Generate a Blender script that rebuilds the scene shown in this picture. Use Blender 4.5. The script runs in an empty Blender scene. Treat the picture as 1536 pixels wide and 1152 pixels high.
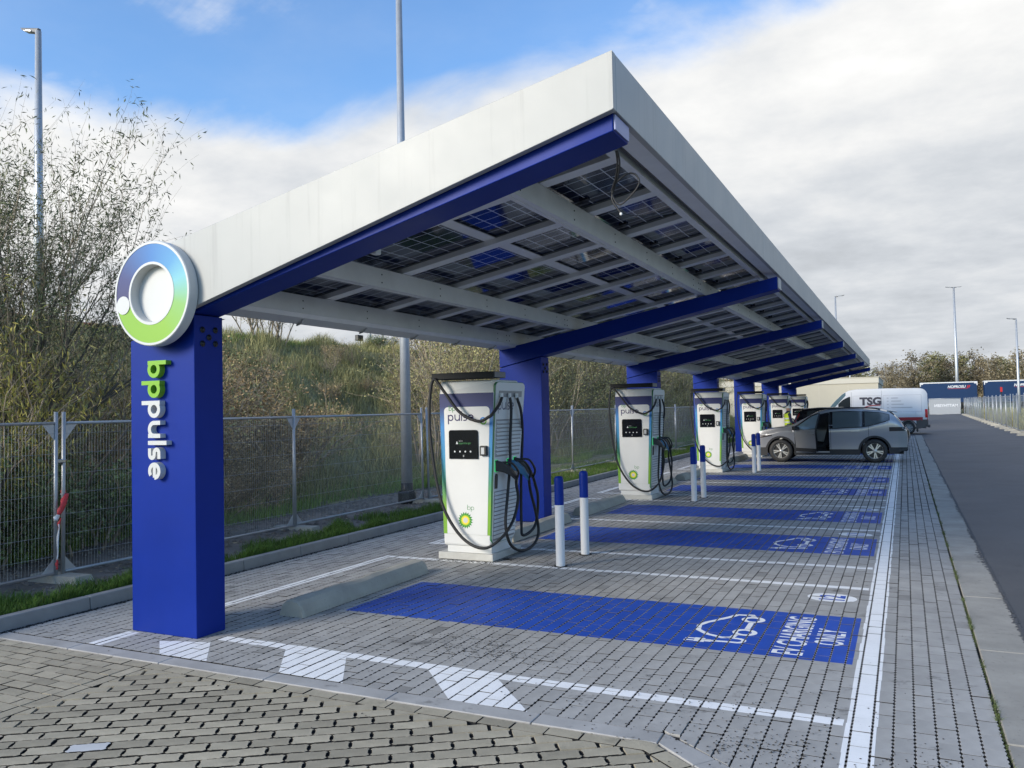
import bpy, bmesh, math, random
import numpy as np
from mathutils import Vector, Matrix
random.seed(7); RNG = np.random.default_rng(11)
S = bpy.context.scene; COL = S.collection
R = math.radians; PI = math.pi

# ------------------------------------------------ camera
cd = bpy.data.cameras.new('camera'); cam = bpy.data.objects.new('camera', cd); COL.objects.link(cam)
cd.sensor_width = 36; cd.sensor_fit = 'HORIZONTAL'; cd.lens = 28.77; cd.clip_start = .05; cd.clip_end = 3000
cam.matrix_world = Matrix(((.90133, .03270, .43189, 0), (.43261, -.01924, -.90138, 0),
                           (-.02116, .99928, -.03149, 1.8), (0, 0, 0, 1)))
S.camera = cam
# ------------------------------------------------ sky and sun
SUN_DIR = Vector((.62, 1, -.47)).normalized()          # the way the light travels
SUN_EL = math.asin(-SUN_DIR.z); SUN_AZ = math.atan2(-SUN_DIR.x, -SUN_DIR.y)
w = bpy.data.worlds.new('World'); S.world = w; w.use_nodes = True
nt = w.node_tree; nt.nodes.clear()
def N(t, kind, **kw):
    n = t.nodes.new(kind)
    for k, v in kw.items(): setattr(n, k, v)
    return n
def Lk(t, a, b): t.links.new(a, b)
def MA(t, op, a, b=None, c=None, clamp=False):
    n = t.nodes.new('ShaderNodeMath'); n.operation = op; n.use_clamp = clamp
    for i, v in enumerate((a, b, c)):
        if v is None: continue
        if isinstance(v, (int, float)): n.inputs[i].default_value = v
        else: t.links.new(v, n.inputs[i])
    return n.outputs[0]
def MIXC(t, f, a, b, blend='MIX'):
    n = t.nodes.new('ShaderNodeMix'); n.data_type = 'RGBA'; n.blend_type = blend
    for sock, v in ((n.inputs[0], f), (n.inputs[6], a), (n.inputs[7], b)):
        if isinstance(v, (int, float)): sock.default_value = v
        elif isinstance(v, tuple): sock.default_value = (*v, 1) if len(v) == 3 else v
        else: t.links.new(v, sock)
    return n.outputs[2]
def SST(t, v, lo, hi):
    n = t.nodes.new('ShaderNodeMapRange'); n.interpolation_type = 'SMOOTHSTEP'
    t.links.new(v, n.inputs[0]); n.inputs[1].default_value = lo; n.inputs[2].default_value = hi
    return n.outputs[0]
sky = N(nt, 'ShaderNodeTexSky', sky_type='NISHITA', sun_disc=False)
sky.sun_elevation = SUN_EL; sky.sun_rotation = SUN_AZ; sky.air_density = 1.1; sky.dust_density = .6; sky.ozone_density = 2.2
tc = N(nt, 'ShaderNodeTexCoord'); sep = N(nt, 'ShaderNodeSeparateXYZ'); Lk(nt, tc.outputs['Generated'], sep.inputs[0])
zz = MA(nt, 'ADD', MA(nt, 'MAXIMUM', sep.outputs[2], 0), .16)
pv = N(nt, 'ShaderNodeCombineXYZ'); Lk(nt, MA(nt, 'DIVIDE', sep.outputs[0], zz), pv.inputs[0]); Lk(nt, MA(nt, 'DIVIDE', sep.outputs[1], zz), pv.inputs[1])
def wnoise(scale, detail, rough, off=(0, 0, 0), dist=0):
    m = N(nt, 'ShaderNodeMapping'); m.inputs['Location'].default_value = off; Lk(nt, pv.outputs[0], m.inputs[0])
    n = N(nt, 'ShaderNodeTexNoise'); n.inputs['Scale'].default_value = scale; n.inputs['Detail'].default_value = detail
    n.inputs['Roughness'].default_value = rough; n.inputs['Distortion'].default_value = dist
    Lk(nt, m.outputs[0], n.inputs['Vector']); return n.outputs[0]
n1 = wnoise(1.15, 8, .56, (3.1, 1.7, 0), .3); n2 = wnoise(.75, 8, .6, (8.3, 2.2, 0), .4); n3 = wnoise(2.6, 6, .6, (1.3, 5.2, 0))
# the edge of the cloud bank runs as a great circle: clear to the upper left of it, cloud to the right and low down
d1 = Vector((-.80, .54, .285)).normalized(); d2 = Vector((-.39, .83, .40)).normalized(); nb = d1.cross(d2)
if nb.z < 0: nb = -nb
nb.normalize()
dp = N(nt, 'ShaderNodeVectorMath', operation='DOT_PRODUCT'); Lk(nt, tc.outputs['Generated'], dp.inputs[0]); dp.inputs[1].default_value = nb
side = dp.outputs['Value']
bank = SST(nt, MA(nt, 'ADD', MA(nt, 'ADD', MA(nt, 'MULTIPLY', side, -1), .02), MA(nt, 'MULTIPLY', MA(nt, 'SUBTRACT', n1, .5), .34)), -.035, .05)
wisp = MA(nt, 'MULTIPLY', SST(nt, MA(nt, 'ADD', n2, MA(nt, 'MULTIPLY', MA(nt, 'SUBTRACT', n3, .5), .5)), .52, .78), .85)
veil = MA(nt, 'MULTIPLY', SST(nt, n3, .3, .9), .10)
cover = MA(nt, 'MAXIMUM', bank, MA(nt, 'MAXIMUM', wisp, veil))
# cloud brightness: brightest in the thin edge that faces the sun, greyer deep in the bank
deep = SST(nt, MA(nt, 'MULTIPLY', side, -1), .03, .36)
br = MA(nt, 'ADD', MA(nt, 'SUBTRACT', .535, MA(nt, 'MULTIPLY', deep, .13)), MA(nt, 'MULTIPLY', MA(nt, 'SUBTRACT', n2, .5), .30))
br = MA(nt, 'ADD', br, MA(nt, 'MULTIPLY', MA(nt, 'SUBTRACT', n3, .5), .30))
br = MA(nt, 'MINIMUM', MA(nt, 'MAXIMUM', br, .34), .62)
SKY_STRENGTH = .12
ccol = MIXC(nt, SST(nt, br, .38, .58), (.915, .965, 1.03), (1.0, 1.0, .99))
cl = N(nt, 'ShaderNodeVectorMath', operation='SCALE'); Lk(nt, ccol, cl.inputs[0]); Lk(nt, MA(nt, 'DIVIDE', br, SKY_STRENGTH), cl.inputs['Scale'])
blue = MIXC(nt, 1.0, sky.outputs[0], (.84, 1.06, 1.30), 'MULTIPLY')
skyc = MIXC(nt, cover, blue, cl.outputs[0])
bg = N(nt, 'ShaderNodeBackground'); bg.inputs[1].default_value = SKY_STRENGTH; Lk(nt, skyc, bg.inputs[0])
wo = N(nt, 'ShaderNodeOutputWorld'); Lk(nt, bg.outputs[0], wo.inputs[0])
sl = bpy.data.lights.new('sun', 'SUN'); sl.energy = 2.4; sl.angle = R(22); sl.color = (1, .91, .78)
so = bpy.data.objects.new('sun', sl); COL.objects.link(so); so.rotation_euler = SUN_DIR.to_track_quat('-Z', 'Y').to_euler(); so.location = (-10, -10, 20)
S.view_settings.view_transform = 'Standard'; S.view_settings.look = 'None'; S.view_settings.exposure = .78; S.view_settings.gamma = 1
S.view_settings.use_curve_mapping = False
S.render.engine = 'CYCLES'

# ------------------------------------------------ materials
def mat(name, col=(.5, .5, .5), rough=.5, metal=0, var=0, vs=4, bump=0, bs=60, spec=.5, coat=0, emit=0, obj_var=0, island=0, attr=None, streak=0, speck=0, trans=0, stain=0):
    m = bpy.data.materials.new(name); m.use_nodes = True; t = m.node_tree
    b = t.nodes['Principled BSDF']; b.inputs['Roughness'].default_value = rough; b.inputs['Metallic'].default_value = metal
    b.inputs['Specular IOR Level'].default_value = spec; b.inputs['Coat Weight'].default_value = coat
    b.inputs['Transmission Weight'].default_value = trans
    c = N(t, 'ShaderNodeRGB').outputs[0]; c.default_value = (*col, 1)
    co = N(t, 'ShaderNodeTexCoord').outputs['Object']
    def noise(scale, detail=6, ro=.6, vec=co):
        n = N(t, 'ShaderNodeTexNoise'); n.inputs['Scale'].default_value = scale; n.inputs['Detail'].default_value = detail
        n.inputs['Roughness'].default_value = ro; Lk(t, vec, n.inputs['Vector']); return n.outputs[0]
    def mul(c, f):
        n = N(t, 'ShaderNodeVectorMath', operation='SCALE'); Lk(t, c, n.inputs[0]); Lk(t, f, n.inputs['Scale']); return n.outputs[0]
    def span(v, a): return MA(t, 'ADD', MA(t, 'MULTIPLY', MA(t, 'SUBTRACT', v, .5), 2 * a), 1)
    if var: c = mul(c, MA(t, 'MAXIMUM', span(noise(vs), var * 1.7), .05))
    if speck: c = mul(c, MA(t, 'SUBTRACT', 1, MA(t, 'MULTIPLY', SST(t, noise(vs * 14, 3, .7), .6, .72), speck)))
    if stain:
        g_ = N(t, 'ShaderNodeNewGeometry').outputs['Position']; c = mul(c, MA(t, 'SUBTRACT', 1, MA(t, 'MULTIPLY', SST(t, noise(3.6, 7, .72, g_), .57, .68), stain)))
        c = mul(c, span(noise(.7, 4, .6, g_), .16))
    if obj_var:
        o = N(t, 'ShaderNodeObjectInfo').outputs['Random']; c = mul(c, span(o, obj_var))
    if island:
        g = N(t, 'ShaderNodeNewGeometry').outputs['Random Per Island']; c = mul(c, span(g, island))
    if attr:
        a = N(t, 'ShaderNodeAttribute'); a.attribute_name = attr; c = mul(c, a.outputs['Fac'])
    if streak:
        mp = N(t, 'ShaderNodeMapping'); mp.inputs['Scale'].default_value = (9, 9, .35); Lk(t, co, mp.inputs[0])
        f = SST(t, noise(1.6, 5, .7, mp.outputs[0]), .52, .8); c = mul(c, MA(t, 'SUBTRACT', 1, MA(t, 'MULTIPLY', f, streak)))
    Lk(t, c, b.inputs['Base Color'])
    if bump:
        bn = N(t, 'ShaderNodeBump'); bn.inputs['Strength'].default_value = bump; bn.inputs['Distance'].default_value = .01
        Lk(t, noise(bs, 5, .6), bn.inputs['Height']); Lk(t, bn.outputs[0], b.inputs['Normal'])
    if rough and var: Lk(t, MA(t, 'ADD', MA(t, 'MULTIPLY', noise(vs * 2.3), .16), rough - .08), b.inputs['Roughness'])
    if emit: b.inputs['Emission Color'].default_value = (*col, 1); b.inputs['Emission Strength'].default_value = emit
    return m
M = {}
def D(name, *a, **k): M[name] = mat(name, *a, **k)
D('blue_paint', (.003, .023, .22), .45, var=.12, vs=1.6, spec=.16)
D('fascia', (.375, .375, .358), .45, var=.06, vs=1.1, streak=.2)
D('white_plastic', (.66, .66, .64), .4, var=.03)
D('sign_white', (.56, .56, .54), .4)
D('sign_green', (.20, .43, .018), .4)
D('galv', (.44, .455, .47), .42, metal=.45, var=.12, vs=9)
D('galv_dark', (.30, .31, .32), .5, metal=.5, var=.15, vs=7)
D('fence_steel', (.40, .41, .42), .42, metal=.5, var=.12, vs=8)
D('alu', (.72, .725, .72), .45, metal=.2, var=.08)
D('black', (.012, .012, .013), .45)
D('black_gloss', (.008, .009, .011), .12)
D('rubber', (.017, .017, .018), .6, var=.1)
D('hood', (.010, .0105, .012), .55, spec=.3)
D('hood_end', (.16, .16, .165), .5)
D('concrete', (.36, .34, .285), .85, var=.22, vs=3, bump=.35, bs=70, speck=.25)
D('concrete_pale', (.48, .47, .43), .85, var=.16, vs=5, bump=.3, bs=60, speck=.15)
D('concrete_strip', (.31, .292, .252), .85, var=.3, vs=2.2, bump=.25, bs=80, speck=.3, stain=.22)
D('gutter', (.36, .35, .33), .75, var=.3, vs=2.4, bump=.15, bs=80, stain=.5)
D('kerb', (.27, .265, .255), .85, var=.2, vs=4, bump=.25, bs=60)
D('asphalt', (.062, .063, .066), .62, var=.34, vs=.45, bump=.5, bs=160, speck=.3, stain=.2)
D('joint', (.016, .015, .014), .95, var=.3, vs=20)
D('paver', (.36, .348, .322), .85, attr='tone', var=.16, vs=6, bump=.25, bs=120, speck=.28, stain=.45)
D('paver_own', (.36, .348, .322), .85, obj_var=.08, var=.16, vs=6, bump=.25, bs=120, speck=.28, stain=.45)
D('sand_paver', (.37, .325, .235), .85, attr='tone', var=.2, vs=7, bump=.35, bs=90, speck=.25, stain=.22)
D('sand_paver_own', (.37, .325, .235), .85, obj_var=.2, var=.2, vs=7, bump=.35, bs=90, speck=.25, stain=.22)
D('pale_paver', (.52, .52, .51), .8, var=.1)
D('road_white', (.84, .835, .81), .6, var=.08, vs=5, speck=.22)
D('road_blue', (.016, .072, .385), .6, spec=.25, var=.2, vs=3, speck=.25)
D('earth', (.17, .148, .125), .95, var=.4, vs=2.5, bump=1, bs=18)
D('field', (.10, .115, .045), .95, var=.35, vs=.5)
D('bank', (0.229, 0.208, 0.100), .95, var=.45, vs=.8, bump=1, bs=6)
D('chip', (.36, .29, .19), .9, island=.5)
D('grass', (.09, .16, .025), .6, island=.5, spec=.25)
D('bank_grass', (0.306, 0.284, 0.124), .7, island=.55, spec=.2)
D('bank_green', (0.218, 0.312, 0.070), .7, island=.5, spec=.2)
D('moss', (.075, .10, .03), .8, island=.5)
D('bark', (.105, .09, .07), .9, var=.3, vs=12)
D('twig', (0.300, 0.243, 0.172), .9, island=.4)
D('leaf_willow', (0.150, 0.163, 0.078), .6, island=.5, spec=.3)
D('leaf_gold', (.30, .26, .06), .6, island=.55, spec=.3)
D('leaf_olive', (0.329, 0.299, 0.128), .65, island=.6, obj_var=.25, spec=.25)
D('leaf_brown', (0.358, 0.257, 0.129), .65, island=.6, obj_var=.25, spec=.25)
D('leaf_dark', (0.111, 0.150, 0.055), .6, island=.5, obj_var=.2, spec=.3)
D('leaf_far', (0.183, 0.176, 0.082), .8, island=.5, obj_var=.35, spec=.15)
D('leaf_far_brown', (0.202, 0.168, 0.106), .8, island=.5, obj_var=.3, spec=.15)
D('wall_cream', (.47, .43, .335), .8, var=.06, vs=.6)
D('wall_trim', (.52, .485, .40), .7)
D('car_silver', (.36, .365, .38), .28, metal=.5, coat=.5)
D('car_black', (.008, .008, .010), .22, coat=.5)
D('car_red', (.42, .02, .022), .3, coat=.5)
D('car_white', (.62, .63, .65), .3, coat=.4)
D('cladding', (.022, .023, .026), .6)
D('glass', (.022, .028, .032), .06, spec=.8)
D('glass_pale', (.10, .16, .19), .06, spec=1)
D('lamp_red', (.45, .012, .014), .25)
D('lamp_smoke', (.035, .03, .035), .3, spec=.3)
D('lamp_clear', (.55, .57, .6), .12)
D('rim', (.62, .60, .56), .3, metal=.6)
D('chrome', (.6, .6, .62), .15, metal=1)
D('van_red', (.36, .025, .035), .4)
D('van_grey', (.085, .075, .072), .5)
D('ink', (.045, .042, .06), .5)
D('grey_ink', (.42, .43, .45), .5)
D('navy', (.012, .018, .13), .35)
D('navy_text', (.020, .012, .09), .4)
D('bp_green', (.02, .22, .03), .4)
D('bp_lime', (.16, .42, .03), .4)
D('bp_yellow', (.85, .66, .03), .4)
D('cyan_ring', (.03, .2, .52), .4)
D('teal', (.012, .125, .24), .4)
D('edging', (.03, .15, .06), .45)
D('led_green', (.02, .75, .2), .5, emit=.35)
D('screen_text', (.02, .16, .04), .5, emit=.12)
D('screen_white', (.5, .52, .52), .5, emit=.08)
D('trailer_blue', (.006, .028, .085), .55, var=.05, spec=.25)
D('pale_blue', (.24, .27, .48), .4)  # paler blue for the end plate of the first beam
D('glass_reflection', (.10, .12, .125), .06, spec=.9)  # car glass with a pale grey reflection put into its base colour
D('trailer_white', (.6, .6, .6), .5)
D('banner', (.30, .315, .33), .7, var=.06)
D('banner_text', (.66, .67, .69), .7)
D('tape_red', (.58, .045, .05), .6)
D('tape_white', (.75, .74, .73), .6)
D('skin', (.50, .30, .21), .55)
D('vest', (.55, .72, .03), .7)
D('reflect', (.6, .62, .62), .4)
D('cloth_navy', (.02, .025, .06), .85)
D('cloth_black', (.015, .015, .016), .85)
D('cap_white', (.76, .76, .74), .6)

# gradient prints ---------------------------------------------------
def ramp_mat(name, stops, driver, rough=.5):
    m = bpy.data.materials.new(name); m.use_nodes = True; t = m.node_tree; b = t.nodes['Principled BSDF']
    b.inputs['Roughness'].default_value = rough
    s = N(t, 'ShaderNodeSeparateXYZ'); Lk(t, N(t, 'ShaderNodeTexCoord').outputs['Object'], s.inputs[0])
    f = driver(t, s.outputs); cr = N(t, 'ShaderNodeValToRGB'); e = cr.color_ramp.elements
    while len(e) < len(stops): e.new(.5)
    for el, (p, c) in zip(e, stops): el.position = p; el.color = (*c, 1)
    Lk(t, f, cr.inputs[0]); Lk(t, cr.outputs[0], b.inputs['Base Color']); M[name] = m
ramp_mat('charger_print', [(0, (.17, .36, .025)), (.20, (.17, .36, .025)), (.36, (.06, .27, .15)), (.55, (.03, .25, .46)), (.76, (.025, .20, .50)), (.90, (.010, .022, .13)), (1, (.008, .016, .105))],
         lambda t, o: MA(t, 'DIVIDE', MA(t, 'SUBTRACT', o[2], .3), 1.72))
# angle measured clockwise from the white dot at lower left
ramp_mat('ring_print', [(0, (.018, .014, .085)), (.12, (.014, .026, .15)), (.30, (.010, .15, .43)), (.42, (.05, .26, .50)), (.50, (.16, .46, .52)), (.60, (.21, .44, .10)), (.72, (.22, .43, .025)), (1, (.20, .41, .02))],
         lambda t, o: MA(t, 'FRACT', MA(t, 'ADD', MA(t, 'DIVIDE', MA(t, 'ARCTAN2', MA(t, 'MULTIPLY', o[0], -1), MA(t, 'MULTIPLY', o[2], -1)), 2 * PI), .80)))
def panel_glass():
    m = bpy.data.materials.new('solar_glass'); m.use_nodes = True; t = m.node_tree; b = t.nodes['Principled BSDF']
    s = N(t, 'ShaderNodeSeparateXYZ'); Lk(t, N(t, 'ShaderNodeTexCoord').outputs['Object'], s.inputs[0])
    def line(v, pitch, w):
        f = MA(t, 'FRACT', MA(t, 'ADD', MA(t, 'DIVIDE', v, pitch), 100)); return MA(t, 'LESS_THAN', MA(t, 'MINIMUM', f, MA(t, 'SUBTRACT', 1, f)), w / pitch)
    l = MA(t, 'MAXIMUM', line(s.outputs[0], .178, .005), line(s.outputs[1], .178, .005))
    Lk(t, MIXC(t, l, (.008, .015, .042), (.55, .58, .62)), b.inputs['Base Color']); b.inputs['Roughness'].default_value = .07; b.inputs['Specular IOR Level'].default_value = .6
    M['solar_glass'] = m
panel_glass()

# ------------------------------------------------ object helpers
def tag(o, label=None, cat=None, group=None, kind=None):
    if label: o['label'] = label
    if cat: o['category'] = cat
    if group: o['group'] = group
    if kind: o['kind'] = kind
    return o
def empty(name, loc=(0, 0, 0), rz=0, label=None, cat=None, group=None, kind=None):
    o = bpy.data.objects.new(name, None); COL.objects.link(o); o.location = loc; o.rotation_euler.z = rz
    o.empty_display_size = .2
    return tag(o, label, cat, group, kind)
def obj(name, mesh, parent=None, loc=(0, 0, 0), rot=(0, 0, 0)):
    o = bpy.data.objects.new(name, mesh); COL.objects.link(o); o.location = loc; o.rotation_euler = rot
    if parent: o.parent = parent
    return o
def copy_tree(o, parent=None):
    c = o.copy(); COL.objects.link(c)
    if parent is not None: c.parent = parent
    for ch in [x for x in o.children]: copy_tree(ch, c)
    return c
def bevel(o, w=.006, seg=2, ang=35):
    md = o.modifiers.new('bevel', 'BEVEL'); md.width = w; md.segments = seg; md.limit_method = 'ANGLE'; md.angle_limit = R(ang); return o
def mesh_np(name, V, faces, mats, tone=None, smooth=False, fmat=None):
    """faces: (n,k) int array or list of such arrays"""
    me = bpy.data.meshes.new(name); V = np.asarray(V, dtype=np.float32)
    fl = faces if isinstance(faces, list) else [faces]
    fl = [np.asarray(f, dtype=np.int32) for f in fl if len(f)]
    idx = np.concatenate([f.ravel() for f in fl]); sz = np.concatenate([np.full(len(f), f.shape[1], dtype=np.int32) for f in fl])
    st = np.concatenate([[0], np.cumsum(sz)[:-1]]).astype(np.int32)
    me.vertices.add(len(V)); me.vertices.foreach_set('co', V.ravel())
    me.loops.add(len(idx)); me.loops.foreach_set('vertex_index', idx)
    me.polygons.add(len(sz)); me.polygons.foreach_set('loop_start', st); me.polygons.foreach_set('loop_total', sz)
    for m_ in (mats if isinstance(mats, list) else [mats]): me.materials.append(M[m_])
    if fmat is not None: me.polygons.foreach_set('material_index', np.asarray(fmat, dtype=np.int32))
    me.polygons.foreach_set('use_smooth', np.full(len(sz), bool(smooth)))
    me.update(calc_edges=True); me.validate()
    if tone is not None:
        a = me.attributes.new('tone', 'FLOAT', 'POINT'); a.data.foreach_set('value', np.asarray(tone, dtype=np.float32))
    return me
class MB:
    """collects simple solids for ONE mesh"""
    def __init__(s): s.v = []; s.f = []; s.sm = []
    def add(s, vs, fs, smooth=False):
        b = len(s.v); s.v += [tuple(v) for v in vs]; s.f += [tuple(i + b for i in f) for f in fs]; s.sm += [smooth] * len(fs); return s
    def box(s, x0, x1, y0, y1, z0, z1):
        return s.hexa([(x0, y0, z0), (x1, y0, z0), (x1, y1, z0), (x0, y1, z0), (x0, y0, z1), (x1, y0, z1), (x1, y1, z1), (x0, y1, z1)])
    def hexa(s, p): return s.add(p, [(3, 2, 1, 0), (4, 5, 6, 7), (0, 1, 5, 4), (1, 2, 6, 5), (2, 3, 7, 6), (3, 0, 4, 7)])
    def prism(s, poly, fn, d0, d1):
        """poly: 2D outline; fn(u, v, d) -> 3D point; solid between depths d0 and d1"""
        n = len(poly); a = [fn(u, v, d0) for u, v in poly]; b = [fn(u, v, d1) for u, v in poly]
        return s.add(a + b, [tuple(range(n))[::-1], tuple(range(n, 2 * n))] + [(i, (i + 1) % n, n + (i + 1) % n, n + i) for i in range(n)])
    def tube(s, path, r, n=8, smooth=True, cap=True):
        P = [Vector(p) for p in path]; rr = r if isinstance(r, (list, tuple)) else [r] * len(P); vs = []; k = len(P)
        t0 = (P[1] - P[0]).normalized(); up = Vector((0, 0, 1)) if abs(t0.z) < .9 else Vector((1, 0, 0)); nx = t0.cross(up).normalized()
        for i, p in enumerate(P):
            t = (P[min(i + 1, k - 1)] - P[max(i - 1, 0)]).normalized(); nx = (nx - t * nx.dot(t)).normalized(); ny = t.cross(nx)
            for j in range(n):
                a = 2 * PI * j / n; vs.append(p + (nx * math.cos(a) + ny * math.sin(a)) * rr[i])
        fs = [(i * n + j, i * n + (j + 1) % n, (i + 1) * n + (j + 1) % n, (i + 1) * n + j) for i in range(k - 1) for j in range(n)]
        if cap: fs += [tuple(range(n))[::-1], tuple(range((k - 1) * n, k * n))]
        return s.add(vs, fs, smooth)
    def lathe(s, prof, fn, n=32, smooth=True, close=False):
        """prof: [(radius, height)]; fn(x, y, h) -> 3D"""
        k = len(prof); vs = [fn(r * math.cos(2 * PI * j / n), r * math.sin(2 * PI * j / n), h) for r, h in prof for j in range(n)]
        fs = [(i * n + j, i * n + (j + 1) % n, (i + 1) * n + (j + 1) % n, (i + 1) * n + j) for i in range(k - 1) for j in range(n)]
        if close: fs += [((k - 1) * n + j, (k - 1) * n + (j + 1) % n, (j + 1) % n, j) for j in range(n)]
        return s.add(vs, fs, smooth)
    def disc(s, fn, r, h, n=32):
        return s.add([fn(r * math.cos(2 * PI * j / n), r * math.sin(2 * PI * j / n), h) for j in range(n)], [tuple(range(n))])
    def grid(s, rows, smooth=True):
        m, n = len(rows), len(rows[0])
        return s.add([p for r_ in rows for p in r_], [(i * n + j, i * n + j + 1, (i + 1) * n + j + 1, (i + 1) * n + j) for i in range(m - 1) for j in range(n - 1)], smooth)
    def mesh(s, name, m, off=None):
        me = bpy.data.meshes.new(name); vs = s.v if off is None else [(a - off[0], b - off[1], c - off[2]) for a, b, c in s.v]
        me.from_pydata(vs, [], s.f); me.materials.append(M[m] if isinstance(m, str) else m)
        me.polygons.foreach_set('use_smooth', s.sm); me.update()
        bm = bmesh.new(); bm.from_mesh(me); bmesh.ops.recalc_face_normals(bm, faces=bm.faces); bm.to_mesh(me); bm.free()
        return me
    def build(s, name, m, parent=None, world=False):
        """world=True: coordinates are world ones and the parent is an unrotated empty"""
        off = None
        if world and parent is not None:
            off = Vector((0, 0, 0)); q = parent
            while q is not None: off += q.location; q = q.parent
        return obj(name, s.mesh(name, m, off), parent)
def smooth_path(pts, n=8):
    P = [Vector(p) for p in pts]; P = [P[0]] + P + [P[-1]]; out = []
    for i in range(1, len(P) - 2):
        for k in range(n):
            t = k / n; a, b, c, d = P[i - 1], P[i], P[i + 1], P[i + 2]
            out.append(.5 * ((2 * b) + (c - a) * t + (2 * a - 5 * b + 4 * c - d) * t * t + (3 * b - a - 3 * c + d) * t ** 3))
    return out + [P[-2]]
def XZ(y, sgn=-1):      # drawing plane facing -Y: u -> x, v -> z, depth -> towards -y
    return lambda u, v, d: (u, y + sgn * d, v)
# ---- flat lettering -------------------------------------------------
def arc(cx, cy, r, a0, a1, n=14, ry=None):
    return [(cx + r * math.cos(R(a0 + (a1 - a0) * i / n)), cy + (ry or r) * math.sin(R(a0 + (a1 - a0) * i / n))) for i in range(n + 1)]
def ribbon(path, w, closed=False):
    P = [Vector((a, b)) for a, b in path]; n = len(P); lft = []; rgt = []
    for i, p in enumerate(P):
        a = P[(i - 1) % n] if (closed or i > 0) else p; b = P[(i + 1) % n] if (closed or i < n - 1) else p
        t0 = (p - a).normalized() if (p - a).length > 1e-9 else (b - p).normalized(); t1 = (b - p).normalized() if (b - p).length > 1e-9 else t0
        t = (t0 + t1).normalized(); nn = Vector((-t.y, t.x)); k = 1 / max(.5, nn.dot(Vector((-t0.y, t0.x))))
        lft.append(p + nn * w * .5 * k); rgt.append(p - nn * w * .5 * k)
    q = [(i, (i + 1) % n) for i in range(n if closed else n - 1)]
    return [[tuple(rgt[i]), tuple(rgt[j]), tuple(lft[j]), tuple(lft[i])] for i, j in q], lft, rgt
# round lettering in strokes: x-height 1, each stroke is (path, closed)
def glyph(ch, wd=.22):
    h = wd / 2; r = .5 - h; c = .5
    ring = (arc(c, c, r, 0, 360, 28)[:-1], True)
    if ch == 'b': return [ring, ([(h, 0.02), (h, 1.5)], False)], 1.0
    if ch == 'p': return [ring, ([(h, -.5), (h, .98)], False)], 1.0
    if ch == 'q': return [(arc(c, c, r, -118, 150, 22) , False), ([(h, -.5), (h, .55)] , False)], 1.0   # open round p
    if ch == 'u': return [([(h, 1)] + arc(c, c, r, 180, 360, 14) + [(1 - h, 1)], False), ([(1 - h, 0.02), (1 - h, .4)], False)], 1.0
    if ch == 'l': return [([(h, 1.5), (h, 0)], False)], wd
    if ch == 's':
        q = (1 - wd) / 4; return [([(.64, 1 - h), (.3, 1 - h)] + arc(.29, 1 - h - q, q, 90, 270, 10) + [(.34, .5), (.38, .5)] + arc(.39, h + q, q, 90, -90, 10) + [(.36, h), (.03, h)], False)], .68
    if ch == 'e': return [([(h + .1, .5), (1 - h, .5)], False), (arc(c, c, r, 0, 310, 26), False)], 1.0
    return [], .4
def word(text, wd=.22, gap=.16):
    x = 0; out = []
    for ch in text:
        st, adv = glyph(ch, wd); out.append((ch, [([(a + x, b) for a, b in pth], cl) for pth, cl in st])); x += adv + gap
    return out, x - gap
def stroke_solid(mb, strokes, wd, fn, d0, d1):
    """each stroke a solid ribbon; later strokes stand a hair prouder so no faces coincide"""
    for k, (pth, cl) in enumerate(strokes):
        quads, lf, rg = ribbon(pth, wd, cl); n = len(lf); e = k * .0006; b = len(mb.v); vs = []
        for l, r_ in zip(lf, rg): vs += [fn(l[0], l[1], d0), fn(r_[0], r_[1], d0), fn(l[0], l[1], d1 + e), fn(r_[0], r_[1], d1 + e)]
        fs = []
        for i in range(n if cl else n - 1):
            j = (i + 1) % n; a, c = 4 * i, 4 * j
            fs += [(a + 2, a + 3, c + 3, c + 2), (a, a + 2, c + 2, c), (a + 3, a + 1, c + 1, c + 3), (a + 1, a, c, c + 1)]
        if not cl: fs += [(0, 1, 3, 2), (4 * n - 4, 4 * n - 2, 4 * n - 1, 4 * n - 3)]
        mb.add(vs, fs)
_tx = {}
def text_tris(txt, bold=0, shear=0):
    """built-in font as 2D triangles, cap height about .7; returns triangles and width"""
    key = (txt, bold, shear)
    if key in _tx: return _tx[key]
    cu = bpy.data.curves.new('lettering', 'FONT'); cu.body = txt; cu.offset = bold; cu.shear = shear; cu.resolution_u = 3; cu.fill_mode = 'FRONT'
    o = bpy.data.objects.new('lettering', cu); me = bpy.data.meshes.new_from_object(o); me.calc_loop_triangles()
    V = [v.co.copy() for v in me.vertices]; T = [[(V[i].x, V[i].y) for i in t.vertices] for t in me.loop_triangles]
    x0 = min(v.x for v in V); x1 = max(v.x for v in V); T = [[(x - x0, y) for x, y in t] for t in T]
    bpy.data.objects.remove(o); bpy.data.curves.remove(cu); bpy.data.meshes.remove(me)
    _tx[key] = (T, x1 - x0); return _tx[key]
def text_flat(mb, txt, fn, x, y, h, d, width=None, bold=0, shear=0):
    T, wd = text_tris(txt, bold, shear); sy = h / .7; sx = (width / wd) if width else sy
    for t in T: mb.add([fn(x + a * sx, y + b * sy, d) for a, b in t], [(0, 1, 2)])
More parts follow.
